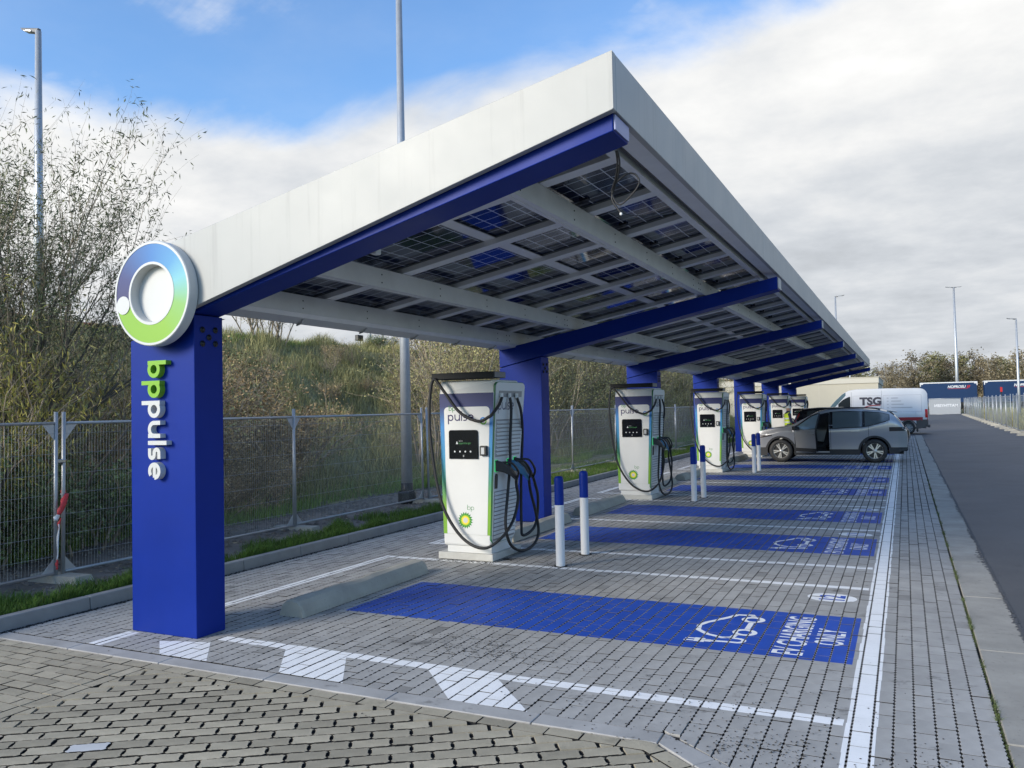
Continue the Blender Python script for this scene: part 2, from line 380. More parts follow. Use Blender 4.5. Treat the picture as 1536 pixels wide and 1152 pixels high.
# =================================================== THE GROUND
C2 = Vector((0, 0))
ROT = np.array(cam.matrix_world.to_3x3()).T; F = 28.77 / 36 * 1024
def in_view(x, y, z=0, pad=20):
    q = ROT @ np.array([x, y, z - 1.8])
    if q[2] > -.3: return False
    u = 512 + F * q[0] / -q[2]; v = 384 - F * q[1] / -q[2]
    return -pad < u < 1024 + pad and -pad < v < 768 + pad
def sheet(name, m, pts, z, label=None):
    mb = MB(); mb.add([(x, y, z) for x, y in pts], [tuple(range(len(pts)))]); o = mb.build(name, m); tag(o, label, None, None, 'structure'); return o
sheet('ground', 'field', [(-900, -900), (900, -900), (900, 900), (-900, 900)], -.30, 'flat green and brown land around the charging site')
sheet('asphalt_road', 'asphalt', [(.758, -30), (8.2, -30), (9.5, 130), (.758, 130)], 0, 'dark asphalt lane right of the paved bays')
sheet('asphalt_yard', 'asphalt', [(-24, 47.6), (.75, 47.6), (.75, 130), (-24, 130)], -.006, 'dark asphalt yard behind the charging bays')
NB = .105; NL = .21
def half_clip(poly, nx, ny, d):         # keep nx*x + ny*y <= d
    out = []
    for i, p in enumerate(poly):
        q = poly[(i + 1) % len(poly)]; a = nx * p[0] + ny * p[1] - d; b = nx * q[0] + ny * q[1] - d
        if a <= 0: out.append(p)
        if a * b < 0: t = a / (a - b); out.append((p[0] + (q[0] - p[0]) * t, p[1] + (q[1] - p[1]) * t))
    return out
def area(poly): return .5 * abs(sum(p[0] * q[1] - q[0] * p[1] for p, q in zip(poly, poly[1:] + poly[:1])))
def stone_outline(a, b, nib, long_nibs, end_nibs=()):
    """half-length a along +x, half-width b along y, spacer nibs on the sides"""
    P = [(-a, -b)]
    for c, wd in long_nibs: P += [(c - wd - .004, -b), (c - wd, -b - nib), (c + wd, -b - nib), (c + wd + .004, -b)]
    P += [(a, -b)]; 
    for c, wd in end_nibs: P += [(a, c - wd), (a + nib, c - wd + .002), (a + nib, c + wd - .002), (a, c + wd)]
    P += [(a, b)]
    for c, wd in reversed(long_nibs): P += [(c + wd + .004, b), (c + wd, b + nib), (c - wd, b + nib), (c - wd - .004, b)]
    P += [(-a, b)]; return P
def stone_template(outline, a, b, ch=.0012, cz=.0006, dep=.03):
    O = np.array(outline); n = len(O); I = O * np.array([1 - ch / a, 1 - ch / b])
    V = np.concatenate([np.c_[O, np.full(n, -dep)], np.c_[O, np.full(n, -cz)], np.c_[I, np.zeros(n)]])
    j = (np.arange(n) + 1) % n; i = np.arange(n)
    Q = np.concatenate([np.c_[i, j, n + j, n + i], np.c_[n + i, n + j, 2 * n + j, 2 * n + i]])
    return V, Q, (2 * n + i)[None, :]
def field_mesh(name, m, tpl, cen, tilt, ang, tone, scale=None):
    V, Q, T = tpl; nv = len(V); K = len(cen); ca, sa = np.cos(ang), np.sin(ang)
    vx = V[None, :, 0] * (scale[:, None] if scale is not None else 1); vy = np.broadcast_to(V[None, :, 1], (K, nv)); vx = np.broadcast_to(vx, (K, nv))
    X = vx * ca[:, None] - vy * sa[:, None]; Y = vx * sa[:, None] + vy * ca[:, None]
    Z = V[None, :, 2] + cen[:, None, 2] + X * tilt[:, None, 0] + Y * tilt[:, None, 1]
    P = np.stack([X + cen[:, None, 0], Y + cen[:, None, 1], Z], -1).reshape(-1, 3)
    off = (np.arange(K) * nv)[:, None, None]
    hq = len(Q) // 2; fm_ = np.concatenate([np.tile(np.r_[np.ones(hq), np.zeros(hq)], K), np.zeros(K)])
    return mesh_np(name, P, [(Q[None] + off).reshape(-1, 4), (T[None] + off).reshape(-1, T.shape[1])], [m, 'joint'], np.repeat(tone, nv), False, fm_)
def tones(K): 
    t = 1 + RNG.normal(0, .05, K); dark = RNG.random(K) < .06; t[dark] *= RNG.uniform(.72, .88, dark.sum()); return np.clip(t, .5, 1.3)
# ---- grey parking pavers: courses run along Y, wide chain-like joints between courses
paving = empty('paving', (-3, 20, 0), 0, 'grey concrete block paving of the charging bays', None, None, 'structure')
PX, PY = paving.location.x, paving.location.y
def paving_obj(name, me, kind=None, label=None): o = obj(name, me, paving, (-PX, -PY, 0)); tag(o, label, None, None, kind); return o
sb = MB(); sb.box(-7.0, .41, 2.2, 48, -.2, -.016); paving_obj('joint_bed', sb.mesh('joint_bed', 'joint'))
nc = 70; X0 = .41 - nc * NB; cen = []; full = []; pcut = []
YS = 4.478
for ix in range(nc):
    x = X0 + (ix + .5) * NB; y = (1.848 if x > -1.15 else YS) + (0 if ix % 2 == 0 else -NL / 2)
    while y < 47.55:
        y0, y1 = max(y, 1.848 if x > -1.15 else YS), min(y + NL, 47.6)
        if x > -1.3 and y0 < 4.6:
            q0 = [(x - .0465, y0 + .002), (x + .0465, y0 + .002), (x + .0465, y1 - .002), (x - .0465, y1 - .002)]; q1 = half_clip(q0, -.61, -.79, -2.79)
            if len(q1) < 3: y += NL; continue
            if area(q1) < area(q0) * .995:
                if area(q1) > .001: pcut.append(q1)
                y += NL; continue
        if y1 - y0 > .05: cen.append((x, (y0 + y1) / 2, 0)); full.append((y1 - y0) / NL)
        y += NL
cen = np.array(cen); full = np.array(full); K = len(cen)
cen[:, 2] = RNG.normal(0, .0011, K) + .004 * np.sin(cen[:, 0] * .9) * np.sin(cen[:, 1] * .45); tilt = RNG.normal(0, .005, (K, 2)); tone = tones(K)
cen[:, 1] += RNG.normal(0, .0012, K)
wet = np.clip(.5 + .5 * np.sin(cen[:, 0] * 1.3 + 1.1 * np.sin(cen[:, 1] * .8)), 0, 1); tone *= 1 - .10 * wet
A_, B_ = NL / 2 - .0024, NB / 2 - .0068
near_tpl = stone_template(stone_outline(A_, B_, .0052, [(-.078, .011), (-.026, .011), (.026, .011), (.078, .011)]), A_, B_)
far_tpl = stone_template([(-A_, -B_), (A_, -B_), (A_, B_), (-A_, B_)], A_, B_)
ang90 = np.full(K, PI / 2)
dist = np.hypot(cen[:, 0], cen[:, 1]); vis = np.array([d < 9 and in_view(c[0], c[1]) for d, c in zip(dist, cen)])
order = [i for i in np.argsort(dist) if vis[i] and full[i] > .9][:300]; own = np.zeros(K, bool); own[order] = True
nearm = (~own) & (cen[:, 1] < 15); farm = (~own) & ~nearm
fm = field_mesh('paver_field', 'paver', near_tpl, cen[nearm], tilt[nearm], ang90[nearm], tone[nearm], full[nearm]); paving_obj('paver_field', fm, 'stuff')
fm = field_mesh('paver_field', 'paver', far_tpl, cen[farm], tilt[farm], ang90[farm], tone[farm], full[farm]); paving_obj('paver_field', fm, 'stuff')
cb = MB()
for q in pcut: cb.prism(q, lambda u, v, d: (u, v, d), -.03, 0)
cm = cb.mesh('paver_cut', 'paver'); at = cm.attributes.new('tone', 'FLOAT', 'POINT'); at.data.foreach_set('value', np.full(len(cm.vertices), .97, dtype=np.float32)); paving_obj('paver_cut', cm, 'stuff')
z1 = np.zeros((1, 3)); pm = field_mesh('paver', 'paver_own', near_tpl, z1, np.zeros((1, 2)), np.zeros(1), np.ones(1))
for i in order:
    o = obj('paver', pm, paving, (cen[i, 0] - PX, cen[i, 1] - PY, cen[i, 2]), (math.atan(tilt[i, 1]), -math.atan(tilt[i, 0]), 0)); o.rotation_euler.rotate_axis('Z', PI / 2)
# ---- paint on the stones: every mark is cut to the stones it lies on, so the joints stay open
IDX = {}
for i in range(K): IDX.setdefault(int(math.floor((cen[i, 0] - X0) / NB)), []).append(i)
for k in IDX: IDX[k].sort(key=lambda i: cen[i, 1])
CY = {k: np.array([cen[i, 1] for i in v]) for k, v in IDX.items()}
def paint(name, m, polys, lift=.0006, label=None, ragged=0):
    V = []; F4 = []
    for poly in polys:
        xs = [p[0] for p in poly]; ys = [p[1] for p in poly]; x0, x1, y0, y1 = min(xs), max(xs), min(ys), max(ys)
        for ix in range(int(math.floor((x0 - X0) / NB)), int(math.floor((x1 - X0) / NB)) + 1):
            if ix not in CY: continue
            a = np.searchsorted(CY[ix], y0 - .12); b = np.searchsorted(CY[ix], y1 + .12)
            for i in IDX[ix][a:b]:
                cx, cy, cz = cen[i]; h = full[i] * A_ + .0004; g = B_ + .0002
                q = poly
                rg = RNG.uniform(-ragged, ragged, 2) if ragged else (0, 0)
                for n_ in ((1, 0, cx + g), (-1, 0, -(cx - g)), (0, 1, cy + h), (0, -1, -(cy - h))):
                    q = half_clip(q, *n_)
                    if len(q) < 3: break
                if len(q) < 3 or area(q) < 4e-7: continue
                if ragged: q = [(x + rg[0] * (abs(x - cx) < g - .004), y + rg[1] * (abs(y - cy) < h - .004)) for x, y in q]
                b0 = len(V); V += [(x, y, cz + (x - cx) * tilt[i, 0] + (y - cy) * tilt[i, 1] + lift) for x, y in q]; F4.append(tuple(range(b0, b0 + len(q))))
    me = bpy.data.meshes.new(name); me.from_pydata(V, [], F4); me.materials.append(M[m]); me.update()
    bm = bmesh.new(); bm.from_mesh(me)
    for f in bm.faces:
        f.normal_update()
        if f.normal.z < 0: f.normal_flip()
    bm.to_mesh(me); bm.free(); return paving_obj(name, me, None, label)
def rect(x0, x1, y0, y1): return [(x0, y0), (x1, y0), (x1, y1), (x0, y1)]
paint('edge_line', 'road_white', [rect(-.355, -.195, 2.0, 47.5)], ragged=.004)
# bay lines: bay one wide, then pairs of bays parted by a strip for the charger
BAYS = [(5.0, 8.62, 12)]; y = 9.70; num = 11
for g in range(5):
    BAYS += [(y, y + 2.86, num), (y + 2.86, y + 5.70, num - 1)]; num -= 2; y += 6.78
LNS = [(5.0, -5.05)] + [(8.62, -5.95)]
y = 9.70
for g in range(5): LNS += [(y, -5.95), (y + 2.86, -5.1), (y + 5.70, -5.95)]; y += 6.78
for ly, lx in LNS: paint('bay_line', 'road_white', [rect(lx, -.37, ly - .055, ly + .055)], ragged=.002)
paint('bay_end_line', 'road_white', [rect(-5.95, -5.84, 5.3, 8.55)]); paint('bay_end_line', 'road_white', [rect(-5.96, -5.83, 4.48, 4.86)])
y = 9.76
for g in range(5): paint('bay_end_line', 'road_white', [rect(-5.95, -5.84, y, y + 5.58)]); y += 6.78
paint('hatch_block', 'road_white', [[(-5.47, 4.75), (-5.16, 4.48), (-4.68, 4.48), (-5.03, 4.86)]])
paint('hatch_block', 'road_white', [[(-4.34, 4.944), (-4.0, 4.48), (-3.45, 4.48), (-3.77, 4.944)]])
paint('hatch_block', 'road_white', [[(-3.07, 4.944), (-2.63, 4.48), (-2.09, 4.48), (-2.52, 4.944)]])
def arcp(cx, cy, r, a0, a1, n=14, ry=None): return arc(cx, cy, r, a0, a1, n, ry)
def bay_marks(yc, y0, y1, number, oy, idx):
    b0, b1 = yc - .66, yc + .66
    paint('blue_stripe', 'road_blue', [rect(-4.67, -.385, b0, b1)], .0006)
    fn = lambda r_, u: (-u, r_)                      # read from the lane: right = +Y, up = -X
    polys = []
    T, wd = text_tris('EV CHARGING', .018); k = 1.12 / wd
    polys += [[fn(yc - .58 + a * k, .725 + b * .30) for a, b in t] for t in T]
    T, wd = text_tris('ONLY', .018); k = .46 / wd
    polys += [[fn(yc - .24 + a * k, .475 + b * .285) for a, b in t] for t in T]
    paint('bay_wording', 'road_white', polys, .0013)
    # a car outline with a charging lead
    st = []
    cr = lambda pth, cl=False, w_=.042: st.append((pth, cl, w_))
    u0 = 1.20; w1, w2 = yc - .11, yc + .30
    cr(arcp(w1, u0, .075, 0, 360, 20)[:-1], True); cr(arcp(w2, u0, .075, 0, 360, 20)[:-1], True)
    cr([(w1 + .1, u0), (w2 - .1, u0)])
    cr([(w1 - .07, u0 + .05), (w1 - .17, u0 + .07), (w1 - .20, u0 + .14), (w1 - .15, u0 + .26), (w1 - .04, u0 + .36), (w1 + .10, u0 + .38), (w1 + .22, u0 + .335), (w2 + .02, u0 + .20), (w2 + .13, u0 + .15), (w2 + .145, u0 + .03), (w2 + .08, u0)])
    cr([(w1 - .185, u0 + .12), (w1 - .19, u0 + .03)] + arcp(w1 - .245, u0 + .02, .055, 0, -180, 8) + [(w1 - .30, u0 + .08), (w1 - .315, u0 + .20)], False, .036)
    cr([(w1 - .318, u0 + .20), (w1 - .322, u0 + .245)], False, .06); cr([(w1 - .322, u0 + .246), (w1 - .327, u0 + .325)], False, .105); cr([(w1 - .355, u0 + .325), (w1 - .362, u0 + .40)], False, .026); cr([(w1 - .30, u0 + .325), (w1 - .305, u0 + .40)], False, .026)
    polys = []
    for pth, cl, w_ in st: polys += [[fn(*p) for p in q] for q in ribbon(pth, w_, cl)[0]]
    paint('car_symbol', 'road_white', polys, .0013)
    if number:
        E = [(-.665 + .215 * math.cos(a * PI / 18), oy + .17 * math.sin(a * PI / 18)) for a in range(36)]
        paint('number_oval', 'road_white', [E], .0006)
        T, wd = text_tris(number, .03); k = .20 / wd
        paint('bay_number', 'road_blue', [[fn(oy - .10 + a * k, .665 - .105 + b * .30) for a, b in t] for t in T], .0013)
for i, (y0, y1, n_) in enumerate(BAYS[:7]):
    yc = (y0 + y1) / 2 - (.03 if i == 0 else 0)
    bay_marks(yc, y0, y1, ['12', '11', '10', '9', '8', '7', '6'][i] if i < 5 else None, 8.14 if i == 0 else yc + 1.0, i)
for i, (y0, y1, n_) in enumerate(BAYS[7:9]): paint('blue_stripe', 'road_blue', [rect(-4.67, -.385, (y0 + y1) / 2 - .66, (y0 + y1) / 2 + .66)])
# loose grit lying in patches
def scatter(name, m, n, fn, size, parent=None, kind='stuff', label=None, flat=.5):
    P = np.array([fn() for _ in range(n)]); a = RNG.uniform(0, 2 * PI, n); s = RNG.uniform(.5, 1.3, (n, 1)) * size
    base = np.array([(-1, -.6, 0), (1, -.7, 0), (.8, .6, 0), (-.9, .7, 0), (0, 0, flat)])
    X = base[None, :, 0] * np.cos(a)[:, None] - base[None, :, 1] * np.sin(a)[:, None]; Y = base[None, :, 0] * np.sin(a)[:, None] + base[None, :, 1] * np.cos(a)[:, None]
    V = np.stack([X * s, Y * s, np.broadcast_to(base[None, :, 2], X.shape) * s], -1) + P[:, None]
    off = (np.arange(n) * 5)[:, None, None]; T = np.array([(0, 1, 4), (1, 2, 4), (2, 3, 4), (3, 0, 4)])
    o = obj(name, mesh_np(name, V.reshape(-1, 3), (T[None] + off).reshape(-1, 3), m), parent); tag(o, label, None, None, kind); return o
def grit_pt():
    c = random.choice([(-3.2, 5.6, .5, .25), (-2.7, 5.45, .6, .2), (-.75, 4.45, .35, .25), (.1, 4.4, .3, .3), (-3.4, 9.3, .7, .5), (-1.2, 4.9, .9, .5), (-3, 6, 3, 2.2)])
    return (random.gauss(c[0], c[2] * .6), random.gauss(c[1], c[3] * .6), .002)
scatter('grit', 'joint', 1500, grit_pt, .0055, None, 'stuff', 'dark loose grit scattered on the grey paving')

def kerb_pt(): return (-6.985 + abs(random.gauss(0, .03)), 3.6 + 30 * random.random() ** 1.6, .001)
scatter('kerb_dirt', 'joint', 3800, kerb_pt, .010, None, 'stuff', 'dark dirt gathered along the foot of the kerb')
def foot_pt():
    k = int(random.random() * 5); a = random.random() * 6.28; r_ = abs(random.gauss(0, .10))
    cx, cy = [(-4.83, 8.66), (-4.38, 8.9), (-3.61, 8.72), (-3.61, 9.52), (-5.4, 4.86)][k]
    return (cx + (random.uniform(-.4, .4) if k in (0, 4) else r_ * math.cos(a)), cy + (-abs(random.gauss(0, .05)) if k in (0, 4) else r_ * math.sin(a)), .001)
scatter('foot_dirt', 'joint', 1100, foot_pt, .006, None, 'stuff', 'dark dirt around the charger, bollard and post feet')
# ---- foreground: sand-coloured blocks laid askew, with a straight part at the far left
drive = empty('driveway', (-3, 3.5, 0), 0, 'sand coloured concrete block driveway in the foreground', None, None, 'structure'); DX, DY = -3, 3.5
def drive_obj(name, me, kind=None, loc=(0, 0, 0), rot=(0, 0, 0)): o = obj(name, me, drive, (loc[0] - DX, loc[1] - DY, loc[2]), rot); tag(o, None, None, None, kind); return o
db = MB(); db.add([(-12, -3, -.02), (1.2, -3, -.02), (1.2, 2.45, -.02), (-1.25, 4.335, -.02), (-12, 4.335, -.02)], [(0, 1, 2, 3, 4)]); drive_obj('joint_bed', db.mesh('joint_bed', 'joint'))
ug = .22; vg = .111; th = R(33); ux, uy = math.cos(th), math.sin(th)
sa_, sb_ = .105, .0525 - .0012
def drive_outline(a, b, nib, e):
    P = []
    for s in (-1, 1):                          # long sides with spacer nibs, hollowed ends: a lens is left open where four corners meet
        q = [(-a + .004, 0), (-a + .012, nib), (-a + .020, nib), (-a + .024, 0), (-.022, 0), (-.018, nib), (.018, nib), (.022, 0), (a - .024, 0), (a - .020, nib), (a - .012, nib), (a - .004, 0)]
        side = [(x, -b - n) for x, n in q] if s < 0 else [(x, b + n) for x, n in reversed(q)]
        end = [(a + e, -b + .012), (a - .001, -b * .45), (a - .001, b * .45), (a + e, b - .012)] if s < 0 else [(-a - e, b - .012), (-a + .001, b * .45), (-a + .001, -b * .45), (-a - e, -b + .012)]
        P += side + end
    return P
dtpl = stone_template(drive_outline(sa_ - .0048, sb_ - .0044, .0040, .0072), sa_, sb_)
def plain_rect(a, b): return [(-a, -b), (a, -b), (a, b), (-a, b)]
stones = []; cut = []
GE = lambda x: 4.322                                     # front edge of the gutter
def right_lim(x, y): return (x + 1.19) * .77 + (y - 4.17) - .0      # <0 keeps left of the oblique gutter
for j in range(-60, 60):
    for i in range(-60, 60):
        a = (i + (.5 if j % 2 else 0)) * ug; b = j * vg
        cx, cy = -3 + a * ux - b * uy, 3 + a * uy + b * ux
        if not (-5.3 < cx < .8 and .8 < cy < 4.4): continue
        if not in_view(cx, cy, 0, 60): continue
        poly = [(cx + p * ux - q * uy, cy + p * uy + q * ux) for p, q in plain_rect(sa_ - .007, sb_ - .003)]
        q = half_clip(poly, 0, 1, 4.205); q = half_clip(q, -1, 0, 4.985) if len(q) > 2 else q
        q = half_clip(q, .61, .79, 2.7135 - .071 - .118) if len(q) > 2 else q
        if len(q) < 3 or area(q) < .0006: continue
        if area(q) > area(poly) * .995: stones.append((cx, cy, th))
        else: cut.append(q)
pl = []                                                   # plain stones: border rows and the far-left part
x = -12.0
while x < -1.3: pl.append((x + .105, 4.262, 0)); x += .211
for k in range(14): pl.append((-1.25 - .61 * .128 + .79 * (.03 + .212 * k), 4.40 - .79 * .128 - .61 * (.03 + .212 * k), -.6575))
y = 4.20
while y > 1.5: pl.append((-5.04, y - .1055, PI / 2)); y -= .212
for j in range(30):
    for i in range(60):
        cx = -5.10 - .105 - i * .211 - (.105 if j % 2 else 0) + .0; cy = 4.205 - (j + .5) * .1065
        if cx - .1 < -9.5 or not in_view(cx, cy, 0, 60): continue
        pl.append((cx, cy, 0))
    if j % 2: pl.append((-5.10 - .052, 4.205 - (j + .5) * .1065, 9))
stones = np.array(stones); plain = np.array([p for p in pl if p[2] < 5 and in_view(p[0], p[1], 0, 60)]); halves = [p for p in pl if p[2] > 5]
for p in halves: cut.append([(p[0] - .048, p[1] - .05), (p[0] + .048, p[1] - .05), (p[0] + .048, p[1] + .05), (p[0] - .048, p[1] + .05)])
sd = np.hypot(stones[:, 0], stones[:, 1]); so_ = [i for i in np.argsort(sd) if in_view(stones[i, 0], stones[i, 1], 0, 0)][:300]; mk = np.zeros(len(stones), bool); mk[so_] = True
def rnd(n): return np.c_[np.zeros((n, 2)), RNG.normal(-.002, .0013, n)], RNG.normal(0, .007, (n, 2)), tones(n) * np.array(RNG.uniform(.92, 1.08, n))
rest = stones[~mk]
if len(rest):
    zc, tl, tn = rnd(len(rest)); drive_obj('driveway_paver_field', field_mesh('driveway_paver_field', 'sand_paver', dtpl, np.c_[rest[:, :2], zc[:, 2]], tl, rest[:, 2], tn), 'stuff')
ptpl = stone_template(plain_rect(.1005, .0485), .1005, .0485)
zc, tl, tn = rnd(len(plain)); drive_obj('driveway_paver_field', field_mesh('driveway_paver_field', 'sand_paver', ptpl, np.c_[plain[:, :2], zc[:, 2]], tl, plain[:, 2], tn), 'stuff')
om = field_mesh('driveway_paver', 'sand_paver_own', dtpl, z1, np.zeros((1, 2)), np.zeros(1), np.ones(1))
pale = field_mesh('driveway_paver', 'pale_paver', dtpl, z1, np.zeros((1, 2)), np.zeros(1), np.ones(1))
for i in so_:
    cx, cy, a = stones[i]; pl_ = (abs(cx + 4.18) < .11 and abs(cy - 3.075) < .055 and not any(c.get('label') for c in drive.children if 'paver' in c.name))
    o = drive_obj('driveway_paver', pale if pl_ else om, None, (cx, cy, random.gauss(-.002, .0013)), (random.gauss(0, .007), random.gauss(0, .007), a))
    if pl_: tag(o, 'pale grey replacement paver among sand coloured ones')
cb = MB()
for q in cut: cb.prism(q, lambda u, v, d: (u, v, d), -.03, -.002 + random.gauss(0, .001))
cm = cb.mesh('driveway_paver_cut', 'sand_paver'); at = cm.attributes.new('tone', 'FLOAT', 'POINT'); at.data.foreach_set('value', np.full(len(cm.vertices), 1.0, dtype=np.float32)); drive_obj('driveway_paver_cut', cm, 'stuff')
# white cloudy cement stains on a few blocks are left to the material
gut = empty('gutter', (-4, 4.4, 0), 0, 'smooth grey concrete gutter strip between driveway and bays', None, None, 'structure')
x = -9.0; gk = 0
while x < -1.3:
    x1 = min(x + 1.0, -1.255); g = MB(); g.hexa([(x + .003, 4.328, -.1), (x1 - .003, 4.328, -.1), (x1 - .003, 4.47, -.1), (x + .003, 4.47, -.1), (x + .003, 4.328, -.001), (x1 - .003, 4.328, -.001), (x1 - .003, 4.47, .001), (x + .003, 4.47, .001)])
    bevel(g.build('gutter_block', 'gutter', gut, True), .004, 1); x += 1.0
a = Vector((-1.25, 4.40)); d = Vector((.79, -.61)).normalized(); n_ = Vector((-d.y, d.x)) * .071; t = 0.0
for L in (.35, .8, .8, .8):
    p, q = a + d * (t + .003), a + d * (t + L - .003); g = MB()
    c4 = [p - n_, q - n_, q + n_, p + n_]
    if t == 0: c4[0] = Vector((-1.25, 4.328)); c4[3] = Vector((-1.25, 4.47))
    g.hexa([(v.x, v.y, -.1) for v in c4] + [(v.x, v.y, .001) for v in c4]); bevel(g.build('gutter_block', 'gutter', gut, True), .004, 1); t += L
strip = empty('concrete_strip', (.58, 20, 0), 0, 'pale concrete edging strip between paving and asphalt', None, None, 'structure')
y = 1.4; 
while y < 47:
    g = MB(); g.box(.425, .752, y + .003, y + 1.797, -.12, random.gauss(.004, .001)); bevel(g.build('strip_slab', 'concrete_strip', strip, True), .006, 1); y += 1.8
kerb = empty('kerb', (-7.06, 20, 0), 0, 'raised grey concrete kerb along the grass verge', None, None, 'structure')
y = 3.3
while y < 47.5:
    g = MB(); e = random.gauss(0, .002); g.hexa([(-7.12 + e, y + .003, -.2), (-7.0 + e, y + .003, -.2), (-7.0 + e, y + .997, -.2), (-7.12 + e, y + .997, -.2), (-7.12 + e, y + .003, .115), (-7.02 + e, y + .003, .115), (-7.02 + e, y + .997, .115), (-7.12 + e, y + .997, .115)])
    bevel(g.build('kerb_stone', 'kerb', kerb, True), .01, 2); y += 1.0

# ---- verge, earth strip and road embankment on the left
def hill(x, y):
    base = .085 + .035 * math.sin(x * 1.7 + y * .6) * math.sin(y * 1.1)
    if x > -7.4: base = .07
    t = min(1, max(0, (-9.9 - x) / 10.4)); t = t * t * (3 - 2 * t) * .55 + t * .45
    crest = 4.12 + .018 * (max(y, 0) - 14) * (1 if y < 60 else 0) + (.83 if y >= 60 else 0)
    crest -= .72 * min(1, max(0, (-21.8 - x) / 2.0)); b = 0
    if t > 0: b = (.16 * math.sin(x * 1.3 + y * .7) * math.sin(y * .9 - x * .4) + .10 * math.sin(x * 2.9 - y * 2.1)) * min(1, t * 4) * (1 if t < .97 else .3)
    return base + t * crest + b
xs = np.concatenate([np.arange(-7.125, -9.9, -.35), np.arange(-9.9, -22, -.4), np.arange(-22, -70, -4.0)]); ys = np.concatenate([np.arange(-40, 0, 4.0), np.arange(0, 60, .45), np.arange(60, 170, 5.0)])
H = np.array([[hill(x, y) for x in xs] for y in ys]); nx_, ny_ = len(xs), len(ys)
V = np.stack([np.broadcast_to(xs[None], H.shape), np.broadcast_to(ys[:, None], H.shape), H], -1).reshape(-1, 3)
I = np.arange(nx_ * ny_).reshape(ny_, nx_); Fq = np.stack([I[:-1, :-1], I[1:, :-1], I[1:, 1:], I[:-1, 1:]], -1).reshape(-1, 4)
fc = V[Fq].mean(1); fmat = np.where((fc[:, 0] > -9.9) & (fc[:, 1] < 17), 0, np.where(fc[:, 0] < -22, 2, 1))
o = obj('embankment', mesh_np('embankment', V, Fq, ['earth', 'bank', 'field'], None, True, fmat)); tag(o, 'overgrown road embankment rising behind the left fence', None, None, 'structure')
def blades(n, fn, hgt, wid, lean=.5):
    """thin bent grass blades as two triangles each"""
    P = np.array([fn() for _ in range(n)]); a = RNG.uniform(0, 2 * PI, n); h = RNG.uniform(.45, 1.15, n) * hgt * (P[:, 3] if P.shape[1] > 3 else 1); w_ = wid * RNG.uniform(.6, 1.2, n); P = P[:, :3]
    l = RNG.uniform(.1, 1, n) * lean * h; b = RNG.uniform(0, 2 * PI, n)
    dx, dy = np.cos(a) * w_, np.sin(a) * w_; lx, ly = np.cos(b) * l, np.sin(b) * l; Z0 = np.zeros(n)
    p0 = P + np.c_[-dx, -dy, Z0]; p1 = P + np.c_[dx, dy, Z0]; p2 = P + np.c_[lx * .35 + dx * .7, ly * .35 + dy * .7, h * .62]; p3 = P + np.c_[lx, ly, h * .95]
    p4 = p2 - np.c_[dx * 1.4, dy * 1.4, Z0]
    V = np.stack([p0, p1, p2, p4, p3], 1).reshape(-1, 3); off = (np.arange(n) * 5)[:, None, None]
    return V, (np.array([(0, 1, 2), (0, 2, 3), (3, 2, 4)])[None] + off).reshape(-1, 3)
def verge_pt():
    y = 2 + 45 * random.random() ** 1.8
    wdt = .62 + .25 * math.sin(y * 1.9) + (1.2 if y > 16 else 0)
    x = -7.14 - wdt * random.random() ** 1.3
    if math.sin(y * 5.1 + x * 3) + math.sin(y * 2.3) < -1.2: x = -7.15 - .15 * random.random()
    return (x, y, hill(x, y), .6 + .5 * abs(math.sin(y * 3.7 + x * 5)))
V, T = blades(75000, verge_pt, .13, .0036, .8); o = obj('verge_grass', mesh_np('verge_grass', V, T, 'grass')); tag(o, 'lush green grass growing along the kerb', None, None, 'stuff')
def toe_pt():
    while True:
        y = 3 + 50 * random.random() ** 1.4; x = -9.75 - abs(random.gauss(0, .5)) + .25 * math.sin(y * 1.3)
        if y > 15 or random.random() < .5: return (x, y, hill(x, y) - .01, 1)
V, T = blades(40000, toe_pt, .22, .005, .9); o = obj('toe_grass', mesh_np('toe_grass', V, T, 'bank_green')); tag(o, 'green grass at the foot of the embankment', None, None, 'stuff')
def bank_pt():
    y = 3 + 60 * random.random() ** 1.2; x = -10 - 10.8 * random.random(); return (x, y, hill(x, y) - .02, .5 + .9 * abs(math.sin(x * 1.9 + y * 1.2) * math.sin(y * .83)))
V, T = blades(200000, bank_pt, .42, .0085, .8); o = obj('embankment_grass', mesh_np('embankment_grass', V, T, 'bank_grass')); tag(o, 'tall dry grass covering the embankment slope', None, None, 'stuff')
def crest_pt():
    y = 6 + 55 * random.random() ** 1.2; x = -19.3 - 2.6 * random.random(); return (x, y, hill(x, y) - .02, .6)
V, T = blades(40000, crest_pt, .36, .008, .7); o = obj('crest_grass', mesh_np('crest_grass', V, T, 'bank_green')); tag(o, 'short green grass along the embankment crest', None, None, 'stuff')
def chip_pt():
    y = 3 + 14 * random.random(); x = -7.7 - 2.3 * random.random(); return (x, y, hill(x, y) + .004)
scatter('wood_chips', 'chip', 900, chip_pt, .018, None, 'stuff', 'pale wood chips strewn over the dark earth', .25)
scatter('earth_clods', 'earth', 1600, chip_pt, .035, None, 'stuff', 'dark crumbly clods of earth behind the fence', .9)
def edge_pt():
    y = 2.5 + 40 * random.random() ** 1.5; return (.765 - abs(random.gauss(0, .012 + .028 * max(0, math.sin(y * 1.9) * math.sin(y * .7 + 1)))), y, .005)
scatter('asphalt_crumbs', 'asphalt', 6000, edge_pt, .014, None, 'stuff', 'ragged asphalt crumbs spilling over the edge of the concrete strip', .25)
def strip_weed():
    y = 3.2 + 18 * random.random() ** 1.5
    while math.sin(y * 2.7) + math.sin(y * 6.1 + 1) < random.uniform(-1.2, .9): y = 3.2 + 18 * random.random() ** 1.5
    return (.417 + random.gauss(0, .008), y, -.006, .5 + (abs(math.sin(y * 3.1)) > .75) * .9)
